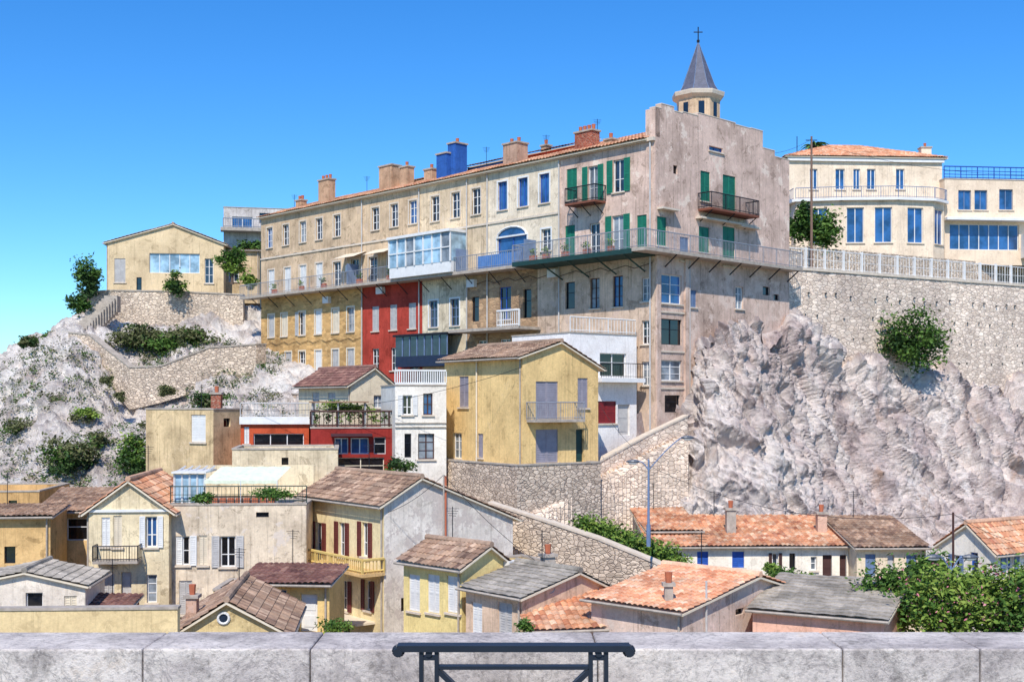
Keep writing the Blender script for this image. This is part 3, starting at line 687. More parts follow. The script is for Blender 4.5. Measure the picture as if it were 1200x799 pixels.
fbox(b.ob.b('balcony',CONC),f,f.u(114),f.u(166),z-.12,z,.003,.9); rail(b.ob,[f.pt(f.u(114),z,0),f.pt(f.u(114),z,.85),f.pt(f.u(166),z,.85),f.pt(f.u(166),z,0)],.7,IRON,.12,.014)
fbox(b.ob.b('cornice',WHITE),f,0,b.R,b.z1-.12,b.z1,.003,.1)
b.ob.finish()
b=Bld('brown_shutter_house',450,55,38,357,601,800,589,plaster(242,224,178,stain=.6),'gableR',(492,560),T_BR,over=.45,yr=606,
  wins=[('L',370,612,378,652,'o',BROWNP),('L',397,612,405,652,'o',BROWNP),('L',424,612,432,652,'o',BROWNP),
        ('L',374,680,382,715,'o',BROWNP),('L',400,680,408,715,'o',BROWNP),('L',428,680,435,715,'o',BROWNP),('L',395,722,410,745,'k'),('R',470,700,478,716,'k')],mats={'R':WHP},fin=False)
f=b.FL; z=bz(663,57)
fbox(b.ob.b('balcony',OCH),f,-.1,b.L,z-.15,z,.003,1.2); rail(b.ob,[f.pt(0,z,0),f.pt(0,z,1.15),f.pt(b.L,z,1.15)],.62,flat('yellow_railing',(220,190,116)),.18,.035)
bar(b.ob.b('downpipes',POT),b.FR.pt(b.FR.u(521),-12,.08),b.FR.pt(b.FR.u(521),bz(556,58),.08),.06)
fbox(b.ob.b('lower_canopy',CREAMP),f,b.L*.1,b.L*.9,bz(722,57)-.1,bz(722,57),.003,1.)
b.ob.finish()
Bld('ochre_tile_house',44,61,4,None,122,780,599,OCH,'shedR',None,T_BR,L=4.5,rise=.8,wins=[('R',78,607,113,633,'k',WHITE)])
Bld('ochre_flat_house',-60,57,6,None,59,780,606,plaster(226,188,130),'shedR',None,T_BR,L=3,rise=.3,wins=[('R',5,640,18,660,'k')])
Bld('ochre_back_house',-60,72,6,None,46,760,577,plaster(220,178,120),'flat',L=7,wins=[('R',10,585,20,596,'k')])
Bld('low_white_house',-60,50,6,None,100,800,688,plaster(236,224,208,stain=.6),'gableR',(30,670),T_GR,L=3.5,over=.2,wins=[('R',30,694,50,712,'k',WHITE),('R',75,698,90,735,'s',CREAMP)])
Bld('maroon_shop_house',98,51,4,None,150,800,712,plaster(130,58,50,k=.8),'shedR',None,T_DK,L=2,rise=.2)
b=Bld('yellow_annex_house',284,51,-6,None,386,800,681,plaster(240,208,142,stain=.5),'shedR',None,T_DK,L=2.6,rise=.35,over=.5,wins=[('R',312,690,336,709,'w'),('R',352,696,372,740,'d',WHITE)])
Bld('yellow_annex_wing',250,50,0,None,300,800,692,plaster(232,202,144,stain=.6),'flat',L=3,par=.2,wins=[('R',262,705,276,735,'s',WHITE)])
b=Bld('round_window_house',205,43,6,None,334,830,742,plaster(232,208,154),'gableR',(266,704),T_BR,L=6,over=.35,fin=False)
f=b.FR; uc=f.u(262); zc=bz(725,43)
for i in range(12):
    t0=2*math.pi*i/12;t1=2*math.pi*(i+1)/12
    bar(b.ob.b('round_window_trim',WHITE),f.pt(uc+.2*math.cos(t0),zc+.2*math.sin(t0),.03),f.pt(uc+.2*math.cos(t1),zc+.2*math.sin(t1),.03),.05,5)
    b.ob.b('round_window_glass',G_D).face([f.pt(uc,zc,.012),f.pt(uc+.2*math.cos(t0),zc+.2*math.sin(t0),.012),f.pt(uc+.2*math.cos(t1),zc+.2*math.sin(t1),.012)])
p=f.pt(f.u(215),0,-2); chimney(b.ob,(p.x,p.y),.4,.4,b.z1,bz(700,45),PNK,1)
b.ob.finish()
Bld('ochre_garden_wall',-70,41,3,None,208,900,716,plaster(234,210,160,stain=.5),'flat',L=.4,par=.05)
b=Bld('small_yellow_house',541,48,46,473,606,830,664,plaster(244,222,154,stain=.5),'gableR',(572,640),T_BR,over=.35,yr=668,
  wins=[('L',479,673,492,716,'s',WHITE),('L',501,673,515,718,'s',WHITE),('L',524,675,539,718,'s',WHITE),('R',556,690,566,712,'w')],fin=False)
fbox(b.ob.b('air_conditioner',WHITE),b.FR,b.FR.u(590),b.FR.u(604),bz(672,50),bz(656,50),.01,.35)
b.ob.finish()
Bld('small_yellow_annex',596,51.5,30,560,650,830,664,plaster(240,214,154),'flat',par=.2)
b=Bld('grey_roof_house',612,45,42,546,738,860,699,plaster(234,204,176,.2),'gableR',(676,670),T_GR,over=.3,yr=700,sp=.6,wins=[('L',553,706,565,745,'s',WHITE),('L',584,706,600,745,'s',LGREY),('R',640,712,655,730,'k')],fin=False)
p=b.FR.pt(b.FR.u(693),0,-2.5); chimney(b.ob,(p.x,p.y),.5,.4,b.z1,bz(657,48),CONC,1,.4); b.ob.finish()
b=Bld('orange_roof_house',800,42,47,693,944,900,716,plaster(232,206,188,.35,(176,160,148)),'gableR',(886,675),T_RED,over=.35,yr=694,fin=False,wins=[('R',862,706,872,720,'k')])
p=b.FL.pt(b.L*.25,0,-.6); chimney(b.ob,(p.x,p.y),.3,.3,b.z1,bz(692,42),CONC,1)
bar(b.ob.b('stove_pipe',LGREY),b.FR.pt(b.FR.u(825),b.z1-1,.1),b.FR.pt(b.FR.u(825),bz(680,43),.1),.04)
b.ob.finish()
b=Bld('tile_shed',622,44,10,None,735,900,738,PNK,'shedR',None,T_OR,L=3.5,rise=.9,over=.2,fin=False)
dish(b.ob,b.FR.pt(b.FR.u(655),b.z1+1.2,-2)); b.ob.finish()
Bld('corrugated_roof_shed',1036,42,62,882,1062,900,726,plaster(236,188,164,stain=.6),'shedL',None,T_GR,rise=.7,over=.25,sp=.6)
b=Bld('white_cottage',764,62,2,None,1002,780,640,plaster(244,234,216,stain=.5),'shedR',None,T_OR,L=5.5,rise=1.0,over=.3,
  wins=[('R',817,646,830,665,'s',BLUEP),('R',858,646,872,665,'s',BLUEP),('R',905,648,912,672,'o',DKBROWN),('R',925,648,932,666,'k'),('R',964,650,975,687,'d',DKBROWN),('R',984,650,992,687,'d',DKBROWN),('R',950,652,957,668,'w'),('R',785,650,792,664,'w')],fin=False)
for px,yt_ in ((867,598),(977,603)):
    p=b.FR.pt(b.FR.u(px),0,-2.2); chimney(b.ob,(p.x,p.y),.5,.5,b.z1,bz(yt_,64),CONC if px<900 else PNK,1)
b.ob.finish()
Bld('beige_cottage',1004,61,2,None,1085,780,641,plaster(236,218,188,stain=.6),'shedR',None,T_BR,L=5.5,rise=1.0,over=.3,
  wins=[('R',1014,649,1026,675,'s',BLUEG),('R',1062,650,1074,676,'s',BLUEG),('R',1040,650,1048,688,'d',LGREY)])
Bld('low_garage',760,64,4,740,820,780,622,plaster(234,220,196),'shedR',None,T_OR,L=5,rise=.7,over=.3)
b=Bld('white_gable_cottage',1166,57,30,1100,1290,800,646,plaster(240,232,216,stain=.4),'gableL',(1135,614),T_OR,over=.35,
  wins=[('L',1137,647,1146,682,'w',BLUEP),('L',1117,650,1125,672,'o',BLUEG),('R',1178,650,1188,674,'o',BLUEG),('R',1230,650,1240,674,'o',BLUEG)])
# ------------------------------------------------------------ terrain
def rockmat(name,c1,c2,c3,c4,tan=.5):
    m,nt,b=newmat(name,.95,.08)
    v=coords(nt); vs=coords(nt,(1,1,.6))
    n1=noi(nt,vs,.2,10,.72,.4); n2=noi(nt,vs,2.4,10,.78,.2); n3=noi(nt,vs,.45,7,.68); n4=noi(nt,coords(nt,(1.2,1.2,.25)),.5,8,.7,.8)
    c=ramp(nt,n1,[(.3,S(*c3)),(.42,S(*c2)),(.54,S(*c1)),(.7,S(*c4))])
    c=mix(nt,c,ramp(nt,n2,[(.3,.6),(.46,.96),(.7,1.15)]),.8,'MULTIPLY')
    c=mix(nt,c,ramp(nt,n4,[(.36,(.52,.48,.52)),(.47,1.03)]),.6,'MULTIPLY')
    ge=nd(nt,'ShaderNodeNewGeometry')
    c=mix(nt,c,ramp(nt,ge.outputs['Pointiness'],[(.42,(.4,.37,.4)),(.49,.98),(.56,1.15)]),.7,'MULTIPLY')  # crevice shade put into the rock colour, raised edges lightened
    c=mix(nt,c,S(206,162,128),ramp(nt,n3,[(.57,0.),(.7,tan)]))
    nt.links.new(c,b.inputs['Base Color'])
    bump(nt,b,noi(nt,vs,1.8,13,.78,.4),1.,.45)
    return m
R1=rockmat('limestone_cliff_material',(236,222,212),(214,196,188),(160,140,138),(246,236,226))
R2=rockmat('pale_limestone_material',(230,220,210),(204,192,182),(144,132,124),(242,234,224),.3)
def blk(p,s,wd):
    d,pts=noise.voronoi(p*s); q=pts[0]
    e=min(1.,(d[1]-d[0])/wd); h=noise.noise(Vector(q)*3.7+Vector((1.3,7.7,2.1)))
    t=(p*s-Vector(q)); g=Vector((noise.noise(Vector(q)*5.1),noise.noise(Vector(q)*6.3+Vector((4,4,4))),noise.noise(Vector(q)*4.3+Vector((8,1,3)))))
    return (h+t.dot(g)*1.3)*e, e
def cliff(name,ctrl,nu,nv,mat,amp=1.,seed=0.):
    R_=len(ctrl);C_=len(ctrl[0]); G=[]
    pts=[[P(*c) for c in r] for r in ctrl]
    for j in range(nv+1):
        t=j/nv*(R_-1); a=min(int(t),R_-2); ft=t-a; row=[]
        for i in range(nu+1):
            s_=i/nu*(C_-1); b_=min(int(s_),C_-2); fs=s_-b_
            fs2=fs*fs*(3-2*fs)*.5+fs*.5
            p=pts[a][b_].lerp(pts[a][b_+1],fs2).lerp(pts[a+1][b_].lerp(pts[a+1][b_+1],fs2),ft); row.append(p)
        G.append(row)
    out=[]
    for j in range(nv+1):
        row=[]
        for i in range(nu+1):
            p=G[j][i]; pu=G[j][min(i+1,nu)]-G[j][max(i-1,0)]; pv=G[min(j+1,nv)][i]-G[max(j-1,0)][i]
            n=pu.cross(pv); n.normalize()
            if n.y>0: n=-n
            q=Vector((p.x+seed,p.y,p.z)); sh=Vector((q.x+q.z*.4,q.y,q.z*.5-q.x*.12))
            wp=Vector((noise.noise(sh*.45+Vector((9,2,4))),noise.noise(sh*.5),noise.noise(sh*.4+Vector((2,8,1)))))*1.3+Vector((noise.noise(sh*1.5),0,noise.noise(sh*1.4+Vector((5,5,5)))))*.4
            sh=sh+wp
            d=1.7*noise.noise(sh*.13)+1.5*(noise.ridged_multi_fractal(sh*.15,.85,2.15,6,1.,2.)-1.1)*.8
            h,e=blk(sh,.24,.22); d+=h*1.3-(1-e)*.45
            h,e=blk(sh+Vector((3,1,7)),.62,.3); d+=h*.5-(1-e)*.22
            h,e=blk(sh+Vector((7,5,2)),1.6,.35); d+=h*.17-(1-e)*.07
            d+=.28*noise.fractal(Vector((q.x,q.y,q.z*.7))*1.2,.75,2.,5)
            row.append(p+n*d*amp)
        out.append(row)
    o=Obj(name); bf=o.b('rock',mat); bf.grid(out); o.finish(); return out
wallO=Vector((bx(922,86),86,0)); we=Vector((math.cos(math.radians(30)),math.sin(math.radians(30)),0)); FWr=Fr(wallO,we,Vector((we.y,-we.x,0)))
def wy(px): return FWr.Y(FWr.u(px))
top=[(690,545,74),(745,520,75),(806,480,76.8),(822,405,77.4),(868,376,79.3),(925,382,82.9),(990,430,wy(990)-1),(1100,444,wy(1100)-1),(1200,452,wy(1200)-1),(1340,457,wy(1340)-1)]
back=[(p[0],p[1]-2,p[2]+5) for p in top]
r1=[(690,560,73),(745,545,74),(808,505,75.8),(830,430,76.5),(870,410,78),(925,418,81.4),(1000,455,87),(1100,472,91.5),(1200,480,95.5),(1340,485,101)]
r2=[(690,600,71.5),(745,590,72.5),(808,550,74),(830,500,75),(870,490,76.3),(925,500,79.3),(1000,520,84.5),(1100,535,88.5),(1200,540,92),(1340,540,98)]
r3=[(690,650,70),(745,640,71),(808,620,72.5),(830,610,73),(870,600,74),(925,600,76.5),(1000,600,81),(1100,610,85),(1200,610,88),(1340,620,93)]
r4=[(690,730,69),(745,730,69.5),(808,730,71),(830,730,71),(870,730,72),(925,730,73),(1000,730,76),(1100,730,80),(1200,730,82),(1340,730,86)]
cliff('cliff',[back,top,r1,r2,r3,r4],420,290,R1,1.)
lrows=[
 [(-140,480,128),(-40,450,124),(30,404,120),(88,372,118),(130,352,119),(200,350,119),(260,350,119),(320,360,119),(372,370,119)],
 [(-140,490,118),(-40,462,114),(30,412,110),(88,386,108),(150,392,110),(200,392,110),(260,392,110),(320,400,108),(372,420,104)],
 [(-140,500,108),(-40,480,104),(30,430,102),(88,405,102),(150,425,104),(200,420,104),(260,410,104),(320,430,102),(372,440,99)],
 [(-140,520,100),(-40,500,97),(30,470,95),(90,440,97),(150,480,98),(200,472,98),(260,455,99),(320,455,98),(372,458,95)],
 [(-140,560,92),(-40,545,90),(30,520,89),(90,510,90),(150,510,91),(200,505,90),(260,490,90),(320,480,90),(372,480,88)],
 [(-140,600,84),(-40,590,83),(30,575,83),(90,570,83),(150,565,83),(200,560,83),(260,550,82),(320,540,82),(372,540,82)],
 [(-140,700,77),(-40,700,77),(30,700,77),(90,700,77),(150,700,77),(200,700,77),(260,700,77),(320,680,77),(372,680,77)]]
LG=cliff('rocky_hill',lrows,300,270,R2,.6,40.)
gm,nt,b=newmat('dusty_ground_material',.95,.1)
v=coords(nt); c=ramp(nt,noi(nt,v,.5,8,.7),[(.3,S(100,92,78)),(.55,S(150,138,120)),(.75,S(96,104,70))]); nt.links.new(c,b.inputs['Base Color']); bump(nt,b,noi(nt,v,4,6),.5,.1)
prof=[(8,-14),(44,-13.6),(58,-12.),(70,-9.5),(80,-6.5),(95,-2),(106,.4),(110,.8),(150,.8)]
def gz(x,Y):
    z=prof[-1][1]
    for (a,za),(b_,zb) in zip(prof,prof[1:]):
        if Y<=b_: z=lerp(za,zb,max(0,(Y-a)/(b_-a))); break
    w=min(1,max(0,(x+24)/6))*min(1,max(0,(9-x)/5))
    return lerp(min(z,-13.2),z,w)
o=Obj('ground'); bf=o.b('ground',gm)
rows=[]
for j in range(90):
    Yv=8+112*j/89; rows.append([Vector((x,Yv,gz(x,Yv)+.25*noise.noise(Vector((x*.3,Yv*.3,0))))) for x in [-70+140*i/100 for i in range(101)]])
bf.grid(rows); o.finish()
sea=newmat('sea_water',.12,.5); sea[2].inputs['Base Color'].default_value=(.02,.09,.16,1); bump(sea[1],sea[2],noi(sea[1],coords(sea[1]),.15,6),.3,.5)
o=Obj('sea'); o.b('g',sea[0]).face([(-3000,4.4,-14.2),(3000,4.4,-14.2),(3000,6000,-14.2),(-3000,6000,-14.2)]); o.finish()
o=Obj('plateau'); bf=o.b('plateau',gm)
rows=[]
for j in range(12):
    rows.append([FWr.pt(u,9.2+ (3.6*min(1,j/5.)) ,-.3-j*3.2) for u in [-16+i*3 for i in range(24)]])
bf.grid(rows)
bf.grid([[Vector((x,Yv,z)) for x in (-41,-35,-30,-12)] for Yv,z in ((118.5,8.6),(140,9.2),(150,9.2))]); o.finish()
def ribbon(name,pts,mat,h=None,th=.5,cop=True,copm=None):
    o=Obj(name,P(pts[0][0],pts[0][1],pts[0][2])); bf=o.b('masonry',mat); cb=o.b('coping',copm or CONC)
    for a,b_ in zip(pts,pts[1:]):
        A=P(a[0],a[1],a[2]);B=P(b_[0],b_[1],b_[2]); A0=Vector((A.x,A.y,bz(a[3],a[2]))); B0=Vector((B.x,B.y,bz(b_[3],b_[2])))
        e=(B-A); e.z=0; e.normalize(); n=Vector((-e.y,e.x,0))*th
        bf.box8([A0,B0,B0+n,A0+n,A,B,B+n,A+n])
        if cop:
            t=Vector((0,0,.12)); m=n*.12; g=Vector((0,0,.003))
            cb.box8([A-m+g,B-m+g,B+n+m+g,A+n+m+g,A-m+t,B-m+t,B+n+m+t,A+n+m+t])
    return o
o=Obj('retaining_wall',FWr.pt(0,0)); ln=FWr.u(1330)
bf=o.b('masonry',M_ST2)
seg=60; rows=[[FWr.pt(ln*i/seg,z,.3*(9.5-z)/8-.0+.05*noise.noise(Vector((i*.7,z,0)))) for i in range(seg+1)] for z in (-2,0,2,4,6,8,9.5)]
bf.grid(rows); bf.face([FWr.pt(0,9.5,0),FWr.pt(ln,9.5,0),FWr.pt(ln,9.5,-.7),FWr.pt(0,9.5,-.7)])
fbox(o.b('coping',SILL),FWr,0,ln,9.5,9.68,-.7,.1)
hb=o.b('drain_holes',G_K)
for i in range(26):
    for j in range(4):
        u=1.5+i*1.35+(j%2)*.6+random.uniform(-.25,.25); z=3+j*1.6+random.uniform(-.15,.15)
        if u<ln and random.random()<.75: fbox(hb,FWr,u-.05,u+.05,z-.06,z+.06,.25,.3*(9.5-z)/8+.06)
o.finish()
o=Obj('white_fence',FWr.pt(0,9.68)); 
rail(o,[FWr.pt(0,9.68,-.2),FWr.pt(ln,9.68,-.2)],1.4,WHITE,.32,.018,bars=(.5,))
for i in range(22):
    u=.1+i*1.9
    if u<ln: fbox(o.b('posts',WHITE),FWr,u-.07,u+.07,9.69,11.2,-.3,-.12)
o.finish()
o=Obj('garden_wall',FWr.pt(0,9,-5)); fbox(o.b('w',M_ST),FWr,-1,ln,9,12.2,-6,-5.5); o.finish()
ribbon('upper_stone_wall',[(95,343,114,400),(133,341,113,400),(200,342,113,400),(285,346,113,400)],M_ST,th=.6).finish()
ribbon('zigzag_stone_wall',[(80,390,103,420),(105,393,102,428),(128,412,100,455),(152,431,98.5,480),(187,430,98.5,472),(245,408,100,455),(300,404,101,456),(312,404,102,456)],M_ST,th=.5).finish()
o=Obj('hill_stair',P(100,360,106)); 
for i in range(14): 
    p=P(88+i*3.2,388-i*3.2,106+i*.3); wbox(o.b('steps',CONC),p.x-.6,p.x+.6,p.y,p.y+1,p.z-1.5,p.z)
o.finish()
ribbon('stair_wall',[(626,581,66,700),(700,543,70,690),(760,510,73,660),(806,488,75,640)],M_ST2,th=.4,copm=SILL).finish()
ribbon('lower_stair_wall',[(572,590,63,700),(640,612,61,720),(700,632,59,740),(768,660,57,760),(806,688,56,760)],M_ST,th=.4,copm=SILL).finish()
o=Obj('stone_staircase',P(640,600,67))
for i in range(40):
    t=i/39; a=P(lerp(622,800,t),lerp(604,512,t),lerp(64.5,73.6,t)); wbox(o.b('steps',M_ST2),a.x-.35,a.x+.35,a.y-.0,a.y+1.6,a.z-4.5,a.z)
o.finish()
# ------------------------------------------------------------ vegetation
def plant(name,px,py,Y,w,h,n=26,ls=.16,mats=(0,1,2),trunk=0,dep=None,per=70,flowers=False):
    c=P(px,py,Y); dep=dep or w*.7
    o=Obj(name,c)
    if trunk>0:
        base=Vector((c.x,c.y,c.z-h*.4-trunk)); tb=o.b('trunk',BARK); top_=Vector((c.x+.1,c.y,c.z-h*.1)); bar(tb,base,top_,(.16,.09),8)
        for i in range(6):
            t=random.uniform(.45,.95); s0=base.lerp(top_,t); bar(tb,s0,s0+Vector((random.uniform(-w,w)*.35,random.uniform(-w,w)*.3,random.uniform(.2,.5)*h*.6)),(.06,.02),5)
    for i in range(n):
        while True:
            d=Vector((random.uniform(-1,1),random.uniform(-1,1),random.uniform(-1,1)))
            if d.length<1: break
        d*= .85+.6*noise.noise(d*1.7+c)
        q=(c.x+d.x*w/2,c.y+d.y*dep/2,c.z+d.z*h/2)
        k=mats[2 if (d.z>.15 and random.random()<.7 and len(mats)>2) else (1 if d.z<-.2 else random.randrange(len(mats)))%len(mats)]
        r=random.uniform(.12,.26)
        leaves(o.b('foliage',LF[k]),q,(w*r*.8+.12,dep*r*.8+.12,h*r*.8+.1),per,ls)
        if flowers and d.y<.1: leaves(o.b('flowers',LF[4]),(q[0],q[1]-.15,q[2]+.05),(w*r*.7,.2,h*r*.7),7,ls*.6)
    o.finish()
def tw(px,Y): return px/F*Y
for q in [('bush',205,333,112,30,26,14,.2,(0,1,2)),('tree',272,305,114,34,34,18,.22,(0,2,0)),('tree',104,322,112,34,44,22,.22,(0,1,0)),('bush',95,355,108,30,24,12,.2,(1,0,0)),
 ('bush',165,398,106,80,36,34,.2,(3,1,3)),('bush',215,396,105,76,34,32,.2,(3,0,3)),('bush',100,487,91,30,18,10,.15,(2,3,2)),('bush',85,535,84,64,44,34,.17,(0,1,3)),('bush',155,540,82,40,50,22,.17,(2,1,0)),('bush',250,470,92,60,22,20,.16,(1,3,1)),
 ('bush',196,458,96,24,12,8,.15,(3,3,3)),('bush',290,330,113,22,20,10,.2,(0,0,2)),('bush',296,292,124,40,26,14,.24,(1,0,0)),('bush',175,500,90,24,12,7,.13,(3,3,3)),('bush',140,465,95,14,10,5,.13,(3,3,3)),('bush',60,470,94,30,14,9,.15,(3,1,3)),('bush',35,400,112,30,16,12,.2,(3,1,3)),('bush',125,445,97,18,10,6,.13,(3,3,3)),('bush',20,500,90,34,16,10,.15,(3,0,3)),('bush',115,515,87,30,20,12,.15,(3,0,3)),('bush',60,395,106,30,12,8,.15,(3,3,0)),
 ('bush',957,268,96,68,42,36,.2,(1,0,0)),('bush',938,258,96,26,36,14,.2,(0,1,0)),('hanging_bush',1070,400,90,74,62,44,.2,(1,0,0)),
 ('bush',908,667,58,22,10,6,.1,(0,0,2)),('bush',925,680,56,60,22,20,.12,(0,2,0)),
 ('oleander_bush',1060,705,45,96,96,74,.13,(0,2,0)),('oleander_bush',1110,708,43,90,90,64,.13,(0,2,2)),('oleander_bush',1170,708,44,100,74,64,.13,(0,0,2)),('bush',1215,700,46,60,90,40,.14,(1,0,0)),('oleander_bush',1030,720,46,44,54,28,.12,(0,0,2)),('bush',1090,670,50,56,44,28,.12,(0,2,0)),('bush',1140,690,47,50,40,26,.12,(2,0,2)),
 ('bush',948,682,52,30,18,10,.1,(0,0,2)),('bush',400,478,74,70,14,14,.12,(0,2,0)),('bush',467,546,62,36,14,10,.1,(0,0,1)),('bush',320,578,53,44,12,12,.09,(2,0,0)),('bush',240,585,53,24,10,8,.09,(2,0,0)),('bush',615,735,42,16,12,5,.08,(0,0,0)),('bush',395,735,48,50,14,10,.08,(0,2,0))]:
    nm,px,py,Y,w,h,n,ls,ms=q
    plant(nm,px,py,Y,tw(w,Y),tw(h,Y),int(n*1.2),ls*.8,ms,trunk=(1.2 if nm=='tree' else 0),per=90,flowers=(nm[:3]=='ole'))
o=Obj('hedge',P(740,640,60))
for i in range(60):
    t=i/59; c=P(lerp(682,800,t),lerp(614,660,t),lerp(61,57.6,t))
    leaves(o.b('foliage',LF[random.choice((0,2,2,0))]),(c.x,c.y,c.z+random.uniform(-.35,.25)),(.55,.6,.5),110,.11)
o.finish()
o=Obj('scrub_tufts')
for i in range(1500):
    r=LG[random.randrange(60,255)]; p=r[random.randrange(30,275)]
    if p.z<-10: continue
    n_=noise.noise(p*.14)
    if n_<.02: continue
    k=random.uniform(.7,1.6)
    leaves(o.b('foliage',LF[random.choice((3,3,0,1))]),(p.x,p.y-.25,p.z+.1),(.4*k,.4*k,.28*k),int(20*k),.1)
o.finish()
o=Obj('palm_tree',P(955,170,120)); c=P(955,172,122); tb=o.b('trunk',BARK); bar(tb,Vector((c.x,c.y,10)),c,(.3,.2),8)
for i in range(22):
    t=2*math.pi*i/22+random.uniform(-.1,.1); prev=c; el=random.uniform(.2,1.1)
    for k in range(6):
        s0=k/5; q=c+Vector((math.cos(t),math.sin(t),0))*(s0*1.9)+Vector((0,0,el*1.5*s0-1.9*s0*s0))
        if k: 
            side=Vector((-math.sin(t),math.cos(t),-.4))*.28*(1.2-s0); o.b('fronds',LF[0]).face([prev-side,prev,q,q-side]); sd=Vector((math.sin(t),-math.cos(t),-.4))*.28*(1.2-s0); o.b('fronds',LF[0]).face([prev+sd,prev,q,q+sd])
        prev=q
o.finish()
# ------------------------------------------------------------ poles, lamps, wires
def pole(name,px,yt_,yb_,Y,r=.09,mat=None,arms=True):
    o=Obj(name,P(px,yb_,Y)); a=P(px,yb_,Y);b_=P(px,yt_,Y); bf=o.b('mast',mat or CONC); bar(bf,a,b_,(r,r*.7),8)
    if arms:
        for k in (.3,.7): bar(o.b('crossarm',IRON),b_+Vector((-.45,0,-k)),b_+Vector((.45,0,-k)),.035,4)
    o.finish(); return b_
p1=pole('utility_pole',951,160,318,92,.11,flat('pole_wood',(130,104,90),.9)); p1b=pole('utility_pole',934,160,215,110,.05,IRON,False)
p2=pole('utility_pole',520,556,640,53,.05,None,False)
def wire(p,q,sag=.5,r=.012):
    o=Obj('overhead_wire',p); prev=None
    for i in range(17):
        t=i/16; c=Vector(p).lerp(Vector(q),t)-Vector((0,0,4*sag*t*(1-t)))
        if prev: bar(o.b('w',IRON),prev,c,r,4)
        prev=c
    o.finish()
wire(p1+Vector((0,0,-.4)),P(1220,205,88),.7); wire(p1+Vector((0,0,-.2)),P(905,180,84.5),.2)
wire(p2,P(640,665,52),.3);wire(p2,P(455,600,55),.2);wire(P(700,470,68),P(760,540,55),.3);wire(P(612,430,65.8),P(285,480,71),.8);wire(P(1117,602,44.5),P(760,545,55),1.0,.01);wire(P(1117,602,44.5),P(1230,640,50),.3,.01)
def lamp(px,yt_,yb_,Y,arms,name='street_lamp'):
    o=Obj(name,P(px,yb_,Y)); a=P(px,yb_,Y);b_=P(px,yt_,Y); bf=o.b('mast',BLUEG); bar(bf,a,b_,(.07,.04),8); bar(bf,a,a+Vector((0,0,1.)),.1,8)
    for dx,dz in arms:
        prev=b_+Vector((0,0,-.5)) 
        for k in range(1,7):
            t=k/6; q=b_+Vector((dx*t,-.1*t,-.5+.5*math.sin(t*math.pi/2)+dz*t)); bar(bf,prev,q,.03,6); prev=q
        s_=1 if dx>0 else -1
        hd=o.b('lamp_head',flat('lamp_housing',(90,96,106),.4)); c=prev
        rows=[]
        for k in range(6):
            t=k/5; w=.15*math.sin(math.pi*(.15+.8*t)); rows.append([c+Vector((s_*t*.6,w*math.cos(2*math.pi*i/8),w*.7*math.sin(2*math.pi*i/8))) for i in range(9)])
        hd.grid(rows); o.b('lamp_lens',WHITE).grid([[x+Vector((0,0,-.04)) for x in r[4:8]] for r in rows[1:5]])
    o.finish()
lamp(760,538,640,55,[(-.45,-.1),(1.5,1.0)]); lamp(1114,655,790,44,[(-.4,.1),(.4,.1)])
pole('utility_pole',1117,600,790,44.5,.06,DKBROWN,False)
# ------------------------------------------------------------ foreground bridge parapet
pm,nt,b=newmat('worn_limestone_parapet_material',.85,.2); v=coords(nt)
n1=noi(nt,v,1.8,10,.75,.5); n2=noi(nt,v,9,9,.8,.4); n3=noi(nt,v,60,6,.75); n4=noi(nt,coords(nt,(1,1,.35)),5,8,.7)
c=ramp(nt,n1,[(.3,S(142,134,132)),(.44,S(192,180,172)),(.58,S(226,214,202)),(.72,S(214,188,160))])
c=mix(nt,c,ramp(nt,n2,[(.34,.45),(.46,.95),(.66,1.12)]),.85,'MULTIPLY'); c=mix(nt,c,ramp(nt,n3,[(.34,.5),(.5,1.03)]),.75,'MULTIPLY'); c=mix(nt,c,ramp(nt,n4,[(.36,.6),(.5,1.)]),.6,'MULTIPLY')
c=mix(nt,c,S(112,104,102),ramp(nt,noi(nt,v,3,9,.65,1.5),[(.487,0.),(.5,.5),(.513,0.)]))
nt.links.new(c,b.inputs['Base Color'])
h=nd(nt,'ShaderNodeMath',operation='ADD'); nt.links.new(n3,h.inputs[0]); nt.links.new(n2,h.inputs[1]); bump(nt,b,h.outputs[0],.7,.01)
par=bpy.data.objects.new('stone_parapet',None); sc.collection.objects.link(par); par.location=(0,3.9,-1.2)
js=[-500,-120,170,365,700,985,1145,1500,1800]
for i,(a,b_) in enumerate(zip(js,js[1:])):
    x0,x1=bx(a,3.75)+.0015,bx(b_,3.75)-.0015
    me=bpy.data.meshes.new('coping_block'); bb=Buf(pm)
    zt_=-.771+random.uniform(-.0015,.0015); wbox(bb,x0,x1,3.72+random.uniform(0,.003),4.0,-1.2,zt_)
    me.from_pydata([(v_[0],v_[1]-3.9,v_[2]+1.2) for v_ in bb.v],[],bb.f); me.materials.append(pm)
    ob=bpy.data.objects.new('coping_block',me); sc.collection.objects.link(ob); ob.parent=par
    md=ob.modifiers.new('b','BEVEL'); md.width=.007; md.segments=3
bb=Buf(pm); wbox(bb,-6,6,3.74,3.98,-3.,-1.203)
me=bpy.data.meshes.new('parapet_base'); me.from_pydata([(v_[0],v_[1]-3.9,v_[2]+1.2) for v_ in bb.v],[],bb.f); me.materials.append(pm); ob=bpy.data.objects.new('parapet_base',me); sc.collection.objects.link(ob); ob.parent=par
o=Obj('bridge_pavement'); bf=o.b('p',flat('asphalt_pavement',(92,88,86),.9)); wbox(bf,-30,30,-20,3.73,-2.2,-1.65); o.finish()
o=Obj('bridge_wall'); wbox(o.b('p',M_ST),-30,30,-20,3.97,-14.1,-3.01); o.finish()
o=Obj('iron_rail_stand',(0,3.4,-1.65)); bf=o.b('frame',flat('painted_black_iron',(44,50,60),.45,.3)); Yb=3.45
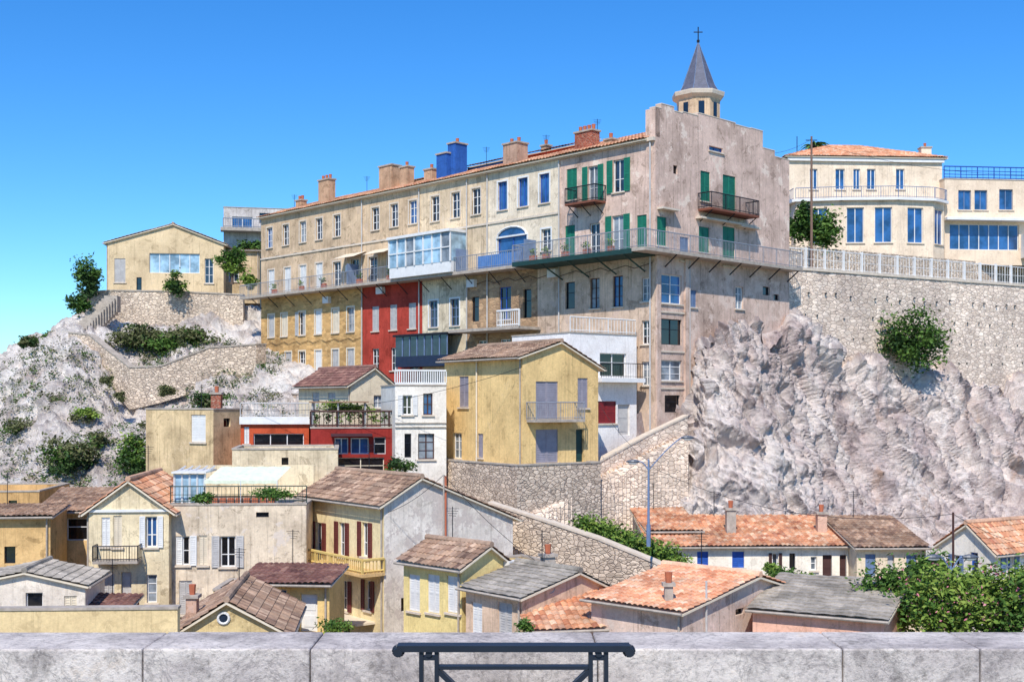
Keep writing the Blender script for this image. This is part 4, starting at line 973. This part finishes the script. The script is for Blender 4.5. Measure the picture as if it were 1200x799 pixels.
def B(px,py): return P(px,py,Yb)
def flatbar(p,q,w,t):
    p=Vector(p);q=Vector(q);d=(q-p).normalized(); up_=Vector((0,1,0)); s_=d.cross(up_).normalized()*w/2; f=up_*t/2
    bf.box8([p-s_-f,q-s_-f,q-s_+f,p-s_+f,p+s_-f,q+s_-f,q+s_+f,p+s_+f])
flatbar(B(466,758),B(738,758),.018,.05)
for px,s_ in ((467,-1),(737,1)):
    c0=B(px,762)
    for k in range(10):
        t0=math.pi/2-s_*math.pi*k/7.; t1=math.pi/2-s_*math.pi*(k+1)/7.
        r=.013
        bar(bf,c0+Vector((r*math.cos(t0),-.0,r*math.sin(t0))),c0+Vector((r*math.cos(t1),.0,r*math.sin(t1))),.007,6)
    bar(bf,c0+Vector((0,-.028,0)),c0+Vector((0,.028,0)),.013,14)
for px in (494,512,692,710):
    p=B(px,762); flatbar(p,Vector((p.x,p.y,-1.66)),.012,.035)
for a,b_ in (((512,781),(692,781)),((494,770),(512,770)),((692,770),(710,770))): flatbar(B(*a),B(*b_),.01,.03)
for a,b_ in (((512,783),(545,815)),((692,783),(659,815)),((545,815),(659,815))): flatbar(B(*a),B(*b_),.014,.03)
for px in (503,701):
    bar(bf,B(px,764)+Vector((0,-.02,0)),B(px,764)+Vector((0,.02,0)),.01,10)
o.finish()
# ------------------------------------------------------------ light, sky, camera
w=bpy.data.worlds.new("World"); sc.world=w; w.use_nodes=True; nt=w.node_tree
sk=nt.nodes.new('ShaderNodeTexSky'); sk.sky_type='NISHITA'; sk.sun_disc=False
az=math.radians(-10); el=math.radians(49)
sd=Vector((math.sin(az)*math.cos(el),-math.cos(az)*math.cos(el),math.sin(el)))
sk.sun_elevation=el; sk.sun_rotation=math.atan2(sd.x,sd.y); sk.air_density=1.; sk.dust_density=0.; sk.ozone_density=2.
hs=nt.nodes.new('ShaderNodeHueSaturation'); hs.inputs['Saturation'].default_value=1.35; hs.inputs['Value'].default_value=1.15
nt.links.new(sk.outputs[0],hs.inputs['Color'])
tn=mix(nt,hs.outputs[0],(.5,.8,1.06),1,'MULTIPLY')
nt.links.new(tn,nt.nodes['Background'].inputs[0]); nt.nodes['Background'].inputs[1].default_value=.15
l=bpy.data.lights.new('sun','SUN'); l.energy=5.; l.angle=math.radians(.5); l.color=(1,.95,.87); lo=bpy.data.objects.new('sun',l); sc.collection.objects.link(lo)
lo.rotation_euler=(-sd).to_track_quat('-Z','Y').to_euler()
cam=bpy.data.cameras.new('camera'); co=bpy.data.objects.new('camera',cam); sc.collection.objects.link(co)
co.location=(0,0,0); co.rotation_euler=(math.pi/2,0,0); cam.sensor_width=36; cam.lens=F/1200*36; cam.shift_y=(HY-399.5)/1200; cam.clip_end=8000; cam.clip_start=.1
sc.camera=co
sc.view_settings.view_transform='Standard'; sc.view_settings.look='None'; sc.view_settings.exposure=0
